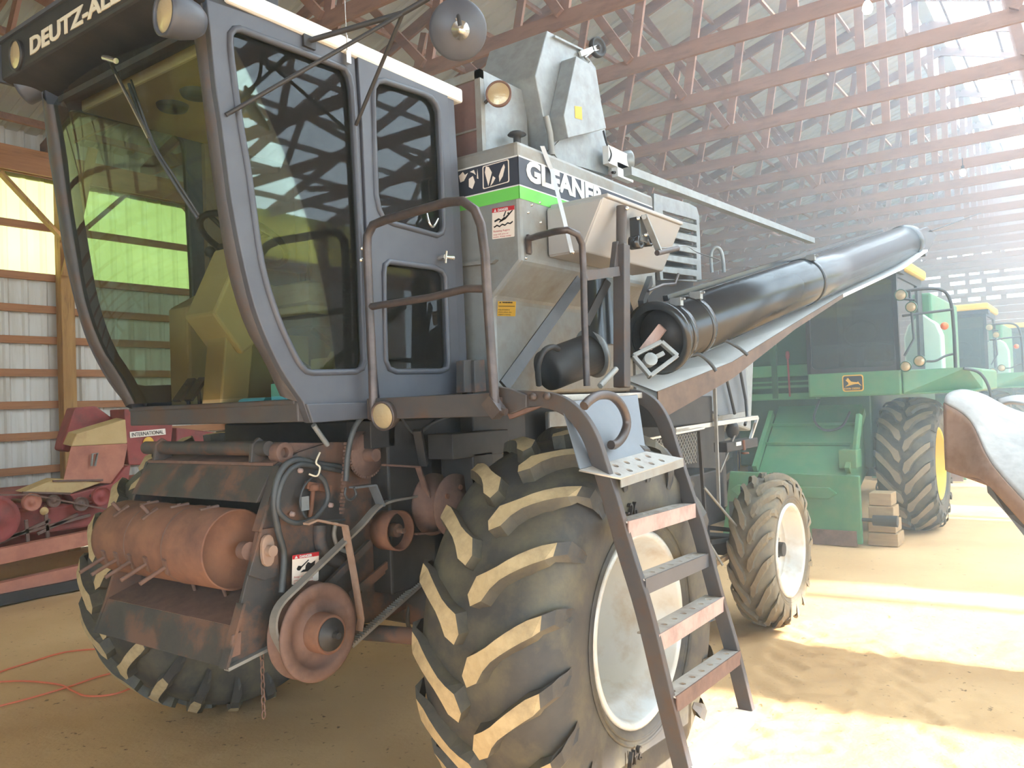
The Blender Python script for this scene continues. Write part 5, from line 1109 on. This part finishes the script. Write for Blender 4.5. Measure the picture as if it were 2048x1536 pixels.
# left platform and fender, rails, lamps
pf = build('side_platform', MB().prism([(1.41, 6.76, 1.60), (1.41, 6.76, 1.87), (2.02, 7.0, 1.87), (2.12, 7.3, 1.85), (2.12, 7.3, 1.62), (2.0, 6.98, 1.60)], (0, 1.5, 0)), M['jdgreen'], JD, .02)
build('platform_rail', MB().tube(smooth_path([(1.46, 6.78, 2.72), (1.62, 6.85, 2.74), (1.80, 6.95, 2.72), (1.88, 7.0, 2.6), (1.90, 7.0, 2.3), (1.90, 7.0, 1.87)], 5), .018, 8), M['blk'], pf)
build('platform_rail', MB().tube([(1.44, 6.78, 2.46), (1.9, 7.0, 2.50)], .014, 8), M['blk'], pf)
build('platform_rail', MB().tube([(1.52, 6.8, 2.72), (1.54, 6.8, 2.2), (1.44, 6.78, 2.02)], .014, 8), M['hose'], pf)
build('elevator_housing', MB().prism([P(a, b, Y=8.3) for a, b in ((1836, 742), (1886, 740), (1883, 670), (1872, 646), (1846, 628), (1832, 624))], (0, .25, 0)), mat('pale_green_sheet', srgb(190, 208, 190), srgb(176, 196, 178), scale=3, rough=.5), pf, .02)
build('grain_tank', MB().box((-.75, 8.35, 1.9), (1.5, 10.6, 2.85)), M['jdgreen'], JD, .03)
for (a, b, r_) in ((1801, 590, .060), (1822, 614, .055), (1811, 733, .055), (1839, 722, .058)): lamp_full(pf, P(a, b, Y=6.68), (-.1, -1, -.05), r_, .09, M['jddark'])
build('lamp_arm', MB().tube(smooth_path([j(1842, 722), j(1870, 722, 6.8), j(1890, 712, 6.9), j(1906, 708, 7.0)], 4), .012, 8), M['blk'], pf)
build('lamp_arm', MB().tube([j(1805, 598), j(1830, 600)], .012, 8), M['blk'], pf)
lo = P(1889, 652, Y=6.95)
build('amber_lamp', MB().lathe(lo, (0, -1, 0), [(.001, .04), (.035, .03), (.042, 0), (.03, -.03), (.001, -.03)], 16), M['orange'], pf)
build('amber_lamp', MB().lathe(P(1470, 650, Y=7.0), (0, -1, 0), [(.001, .05), (.05, .03), (.06, 0), (.04, -.03), (.001, -.03)], 16), M['orange'], JD)
build('ladder_loop', MB().tube(smooth_path([(1.98, 6.98, 1.86), (2.12, 7.05, 1.80), (2.2, 7.1, 1.6), (2.2, 7.1, 1.3)], 5), .016, 8), M['hose'], pf)
# right-hand service side seen past the auger
rs = build('service_deck', MB().box((-.72, 7.0, 1.58), (.42, 8.2, 1.66)).box((-.72, 7.0, 1.86), (.42, 7.06, 2.0)), M['jdgreen'], JD, .01)
build('deck_rail', MB().bar((-.72, 7.02, 1.74), (.42, 7.02, 1.74), .02, .03).bar((-.72, 7.02, 1.80), (.42, 7.02, 1.80), .02, .02), M['jdgreen'], rs)
build('deck_post', MB().bar((-.05, 7.0, 1.6), (-.05, 7.0, 2.9), .05, .06).bar((-.35, 7.0, 2.0), (-.35, 7.0, 2.6), .05, .05).bar((-.70, 7.0, 1.6), (-.70, 7.0, 2.6), .05, .05), M['jddark'], rs)
build('radiator_screen', MB().box((-.68, 7.3, 2.0), (.36, 8.1, 2.75)), M['jddark'], rs, .02)
build('deck_lever', MB().tube([(.12, 7.0, 1.62), (.12, 6.98, 2.1)], .012, 8).lathe((.12, 6.98, 2.12), (0, 0, 1), [(.001, -.05), (.02, -.04), (.025, 0), (.02, .04), (.001, .05)], 10), M['red'], rs)
for dx, dy_, lab in ((.17, 6.9, 'green combine harvester with yellow cab roof, second in the row behind the silver combine'), (.42, 13.2, 'green combine harvester farthest back in the row, mostly hidden')):
    c_ = copy_tree(JD); c_.location = JD.location + V((dx, dy_, 0)); c_['label'] = lab
# timber blocks stacked under the green feeder house
for k in range(4):
    o = build('timber_block', MB().box((1.06 + .005 * k, 6.42 + .02 * k, .14 * k), (1.36 - .02 * k, 6.75, .14 * k + .132)), M['woodblock'], None, .006, org=(1.0, 6.6, .14 * k))
    tag(o, ('lowest', 'second', 'third', 'topmost')[k] + ' weathered timber block in the stack beside the green feeder house', 'block', 'stacked timber blocks')
# ================================================================== CORN HEAD SNOUT at the right
SN = empty('corn_harvesting_header', (3.2, 2.8, 0)); tag(SN, 'dusty grey corn head with rusty underside jutting in at the right edge', 'corn head')
s_ = lambda a, b, d: P(a, b, d=d)
def grid(rows_, ku=4, kv=4):
    r2 = [smooth_path(r, ku) for r in rows_]; cols = [smooth_path([r[i] for r in r2], kv) for i in range(len(r2[0]))]
    return [[c[i] for c in cols] for i in range(len(cols[0]))]
edge = [s_(1888, 806, 5.15), s_(1940, 842, 5.0), s_(1985, 930, 4.75), s_(2085, 1040, 4.42)]
hood = [edge, [s_(1894, 790, 5.2), s_(1948, 812, 5.1), s_(1998, 880, 4.9), s_(2095, 970, 4.55)], [s_(1922, 781, 5.4), s_(1962, 792, 5.35), s_(2010, 832, 5.15), s_(2110, 895, 4.8)], [s_(1946, 788, 5.75), s_(1980, 800, 5.65), s_(2030, 822, 5.45), s_(2125, 850, 5.2)], [s_(1950, 815, 6.0), s_(1990, 830, 5.9), s_(2050, 850, 5.7), s_(2140, 870, 5.5)]]
build('snout_hood', MB().loft(grid(hood)), mat('dusty_grey_poly', srgb(176, 174, 170), srgb(150, 147, 142), scale=14, rough=.75, bump=.08), SN)
low_ = [s_(1893, 940, 5.15), s_(1930, 952, 5.0), s_(1980, 970, 4.75), s_(2090, 1092, 4.42)]
build('snout_side', MB().loft(grid([edge, [a.lerp(b, .5) + V((.0, -.02, 0)) for a, b in zip(edge, low_)], low_])), M['rustpale'], SN)
build('snout_underside', MB().loft([low_, [p + V((.25, .55, .06)) for p in low_]]), M['rustpale'], SN)
build('second_snout', MB().loft(grid([[s_(2000, 812, 6.2), s_(2030, 806, 6.0), s_(2110, 822, 5.8)], [s_(1998, 800, 6.4), s_(2040, 792, 6.3), s_(2115, 800, 6.1)], [s_(2010, 806, 6.8), s_(2050, 800, 6.8), s_(2125, 806, 6.7)]])), M['beige'], SN)
build('row_unit', MB().prism([s_(1972, 960, 4.9), s_(2052, 1060, 4.7), s_(2048, 1072, 4.7), s_(2015, 1030, 4.75), s_(1975, 985, 4.9)], V((.06, .03, 0))).prism([s_(2018, 950, 5.0), s_(2050, 955, 5.0), s_(2060, 1060, 4.9), s_(2025, 1010, 5.0)], V((.05, .05, 0))), M['shieldgrey'], SN)
build('head_stand', MB().bar((3.35, 2.75, 0), (3.35, 2.75, 1.0), .08, .08, (1, 0, 0)).box((3.20, 2.60, 0), (3.50, 2.90, .03)), M['rustbrown'], SN)
build('snout_arm', MB().bar(s_(2075, 1020, 4.75), (3.35, 2.75, .95), .08, .12), M['rustbrown'], SN)
build('head_frame', MB().box((2.95, 2.70, .90), (3.75, 2.82, 1.05)), M['rustbrown'], SN, .01)
for ch in SN.children:
    if ch.name.split('.')[0] in ('snout_hood', 'snout_side', 'snout_underside', 'second_snout'):
        sd_ = ch.modifiers.new('thickness', 'SOLIDIFY'); sd_.thickness = .02; sd_.offset = 0
# ================================================================== RED CORN PICKER by the left wall
RD = empty('corn_picker', (-5.6, 1.6, 0)); tag(RD, 'faded red corn picker with dusty hoods parked along the left wall', 'corn picker')
r_ = lambda a, b, X=-5.5: P(a, b, X=X)
build('picker_frame', MB().box((-6.6, -.6, .35), (-5.65, 3.6, .95)), M['red'], RD, .02)
def rbar(nm, a, b, X, w, h, m): 
    p, q2 = P(*a, X=X), P(*b, X=X); dr_ = (q2 - p).normalized(); build(nm, MB().bar(p - dr_ * 1.2, q2 + dr_ * .6, w, h), m, RD)
rbar('lower_beam', (0, 1178), (165, 1140), -5.1, .10, .12, M['redfade']); rbar('upper_beam', (0, 1112), (190, 1072), -5.1, .10, .14, M['redfade'])
build('skid_shoe', MB().box((-5.6, -.9, 0), (-5.0, 2.6, .10)), M['blk'], RD)
build('hood_front', MB().prism([r_(142, 893), r_(256, 887), r_(247, 935), r_(228, 968), r_(126, 962)], (-.04, .02, 0)), M['redfade'], RD, .01)
build('hood_top', MB().prism([r_(142, 893), r_(256, 887), r_(252, 838), r_(153, 868)], (-.25, .03, .02)), M['dustyred'], RD, .01)
build('lower_hood', MB().prism([r_(45, 985), r_(140, 988), r_(212, 962), r_(110, 958)], (-.3, .05, .0)), M['dustyred'], RD, .01)
build('hood_ledge', MB().bar(r_(105, 962), r_(205, 960), .03, .02).bar(r_(45, 985), r_(140, 987), .03, .02), M['rustbrown'], RD)
build('hood_handle', MB().tube([r_(183, 932, -5.47), r_(185, 908, -5.46), r_(195, 906, -5.46), r_(190, 932, -5.47)], .012, 8), M['galvdirty'], RD)
rb_ = [r_(248, 818), r_(345, 822), r_(345, 860), r_(338, 930), r_(258, 930), r_(252, 880)]
build('side_box', MB().prism(rb_, (-.5, .1, 0)), M['red'], RD, .01)
lq = [P(a, b, X=-5.495) for a, b in ((259, 864), (330, 857), (331, 869), (260, 876))]
build('name_plate', MB().prism(lq, (.006, 0, 0)), M['decalwhite'], RD)
Ud = (lq[1] - lq[0]); wl = Ud.length; Ud.normalize(); Wd = (lq[0] - lq[3]); Wd = (Wd - Ud * Wd.dot(Ud)).normalized()
text('plate_lettering', 'INTERNATIONAL', .062, (lq[3] + V((.009, 0, 0)) + Ud * .015 + Wd * .012, Ud, Wd), .001, M['ink'], RD, (wl - .03) / (.062 * 13 * .62))
rp0 = P(297, 885, X=-5.49)
build('round_badge', MB().lathe(rp0, (1, 0, 0), [(.001, .008), (.06, .006), (.064, 0)], 20), M['decalyellow'], RD)
build('elevator_boot', MB().prism([r_(124, 900, -5.9), r_(128, 880, -5.9), r_(150, 815, -5.9), r_(192, 812, -5.9), r_(228, 838, -5.9), r_(150, 868, -5.9), r_(140, 905, -5.9)], (-.3, .05, 0)), M['red'], RD, .02)
build('curved_shield', MB().prism([r_(225, 968, -5.45), r_(250, 935, -5.45), r_(262, 930, -5.45), r_(250, 1010, -5.45), r_(180, 1040, -5.45), r_(140, 990, -5.45)], (-.2, 0, 0)), M['red'], RD, .01)
for (a, b, rad, m) in ((63, 1004, .085, 'redfade'), (107, 1002, .06, 'rustbrown'), (202, 993, .095, 'red'), (162, 1008, .07, 'rustbrown'), (-12, 1040, .22, 'red')):
    c_ = P(a, b, X=-5.25)
    build('picker_pulley', MB().lathe(c_, (1, 0, 0), [(.001, .02), (rad * .25, .02), (rad * .3, .0), (rad * .85, .0), (rad, .025), (rad, -.025), (rad * .8, -.03), (.001, -.03)], 28), M[m], RD)
    build('pulley_shaft', MB().cyl(c_ - V((.45, 0, 0)), c_, .02, n=8), M['rustbrown'], RD)
build('picker_belt', MB().bar(P(63, 989, X=-5.24), P(230, 1022, X=-5.24), .02, .015).bar(P(0, 990, X=-5.24), P(63, 989, X=-5.24), .02, .015), M['rustbrown'], RD)
for a, b, c_, d_ in ((90, 1010, 98, 1100), (52, 1040, 58, 1110), (0, 1078, 180, 1030), (75, 1068, 155, 1028), (0, 1085, 100, 1040)):
    build('picker_rod', MB().bar(P(a, b, X=-5.3), P(c_, d_, X=-5.3), .02, .03), M['rustbrown'], RD)
build('idler_cap', MB().lathe(P(88, 1022, X=-5.25), (1, 0, 0), [(.001, .03), (.035, .02), (.04, 0)], 14), M['dustyred'], RD)
build('gathering_chain_box', MB().box((-6.0, .2, .55), (-5.35, 1.8, .80)), M['red'], RD, .02)
build('far_hood', MB().prism([r_(352, 855, -6.2), r_(470, 870, -6.2), r_(470, 910, -6.2), r_(352, 925, -6.2)], (-.4, .1, 0)), M['red'], RD, .02)
# ================================================================== ORANGE EXTENSION CORD
def gz(p): return V((p.x, p.y, hfloor(p.x, p.y) + .012))
cpath = [gz(P(a, b, Z=0)) for a, b in ((-60, 1372), (0, 1345), (60, 1325), (130, 1305), (210, 1298), (330, 1290), (400, 1300), (400, 1330), (285, 1366), (230, 1386), (175, 1390), (145, 1380), (120, 1370), (60, 1364), (0, 1365), (-80, 1372), (-100, 1400), (-60, 1425), (0, 1410), (70, 1392), (140, 1372), (200, 1352), (260, 1338))]
o = build('extension_cord', MB().tube(smooth_path(cpath, 6), .006, 6), M['cord'], None, org=cpath[2]); tag(o, 'orange extension cord looping over the dirt floor towards the feeder house', 'cord')
# ================================================================== WHITE SPOTS under the trusses, built as bare bulbs
bulb_m = bpy.data.materials.new('lit_bulb'); bulb_m.use_nodes = True; bb_ = bulb_m.node_tree.nodes['Principled BSDF']; bb_.inputs['Emission Color'].default_value = (1, .98, .95, 1); bb_.inputs['Emission Strength'].default_value = 12
for (a, b, zz, lab) in ((1735, 14, 4.85, 'white spot below the trusses near the top edge, built as a lit bulb'), (1926, 345, 4.85, 'far white spot below the trusses above the auger spout, built as a lit bulb')):
    c_ = P(a, b, Z=zz); B = empty('hanging_bulb', c_); tag(B, lab, 'light bulb', 'bulbs hung under the trusses')
    build('bulb_glass', MB().lathe(c_, (0, 0, 1), [(.001, -.06), (.03, -.05), (.042, -.02), (.036, .02), (.018, .05)], 18), bulb_m, B)
    build('bulb_holder', MB().cyl(c_ + V((0, 0, .05)), c_ + V((0, 0, .10)), .022, n=12).tube([c_ + V((0, 0, .1)), V((c_.x, c_.y, ZE + .02))], .006, 6), M['blk'], B)
# ================================================================== DUSTY AIR: thickened towards the rear, also standing in for lens glare
hz = bpy.data.materials.new('dusty_glare_air'); hz.use_nodes = True; n = hz.node_tree.nodes; L = hz.node_tree.links; n.remove(n['Principled BSDF'])
vsn = n.new('ShaderNodeVolumeScatter'); vsn.inputs['Color'].default_value = (.66, .85, 1.0, 1); vsn.inputs['Anisotropy'].default_value = .35
tc = n.new('ShaderNodeTexCoord'); sx_ = n.new('ShaderNodeSeparateXYZ'); L.new(tc.outputs['Object'], sx_.inputs[0])
def ramp(out, a, b, lo, hi):
    m_ = n.new('ShaderNodeMapRange'); m_.interpolation_type = 'SMOOTHSTEP'
    for i_, v_ in enumerate((a, b, lo, hi)): m_.inputs[i_ + 1].default_value = v_
    L.new(out, m_.inputs[0]); return m_.outputs[0]
def mul(a, b):
    m_ = n.new('ShaderNodeMath'); m_.operation = 'MULTIPLY'; L.new(a, m_.inputs[0]); L.new(b, m_.inputs[1]); return m_.outputs[0]
dens = mul(mul(ramp(sx_.outputs[1], .4, 3.0, .006, .030), ramp(sx_.outputs[0], -4.0, -1.0, .1, 1)), ramp(sx_.outputs[0], XR - .6, XR - .2, 1, 0))
L.new(dens, vsn.inputs['Density']); L.new(vsn.outputs[0], n['Material Output'].inputs['Volume'])
haze = build('dust_glare_haze', MB().prism([(XL - 1, Y0 - 1, ZR + .8), (XR + 1, Y0 - 1, ZR + .8), (XR + 1, Y0 - 1, -.8), (XL - 1, Y0 - 1, -.8)], (0, Y1 - Y0 + 2, 0)), hz)
tag(haze, 'thin dusty haze behind the silver combine, also standing in for lens glare', kind='stuff')
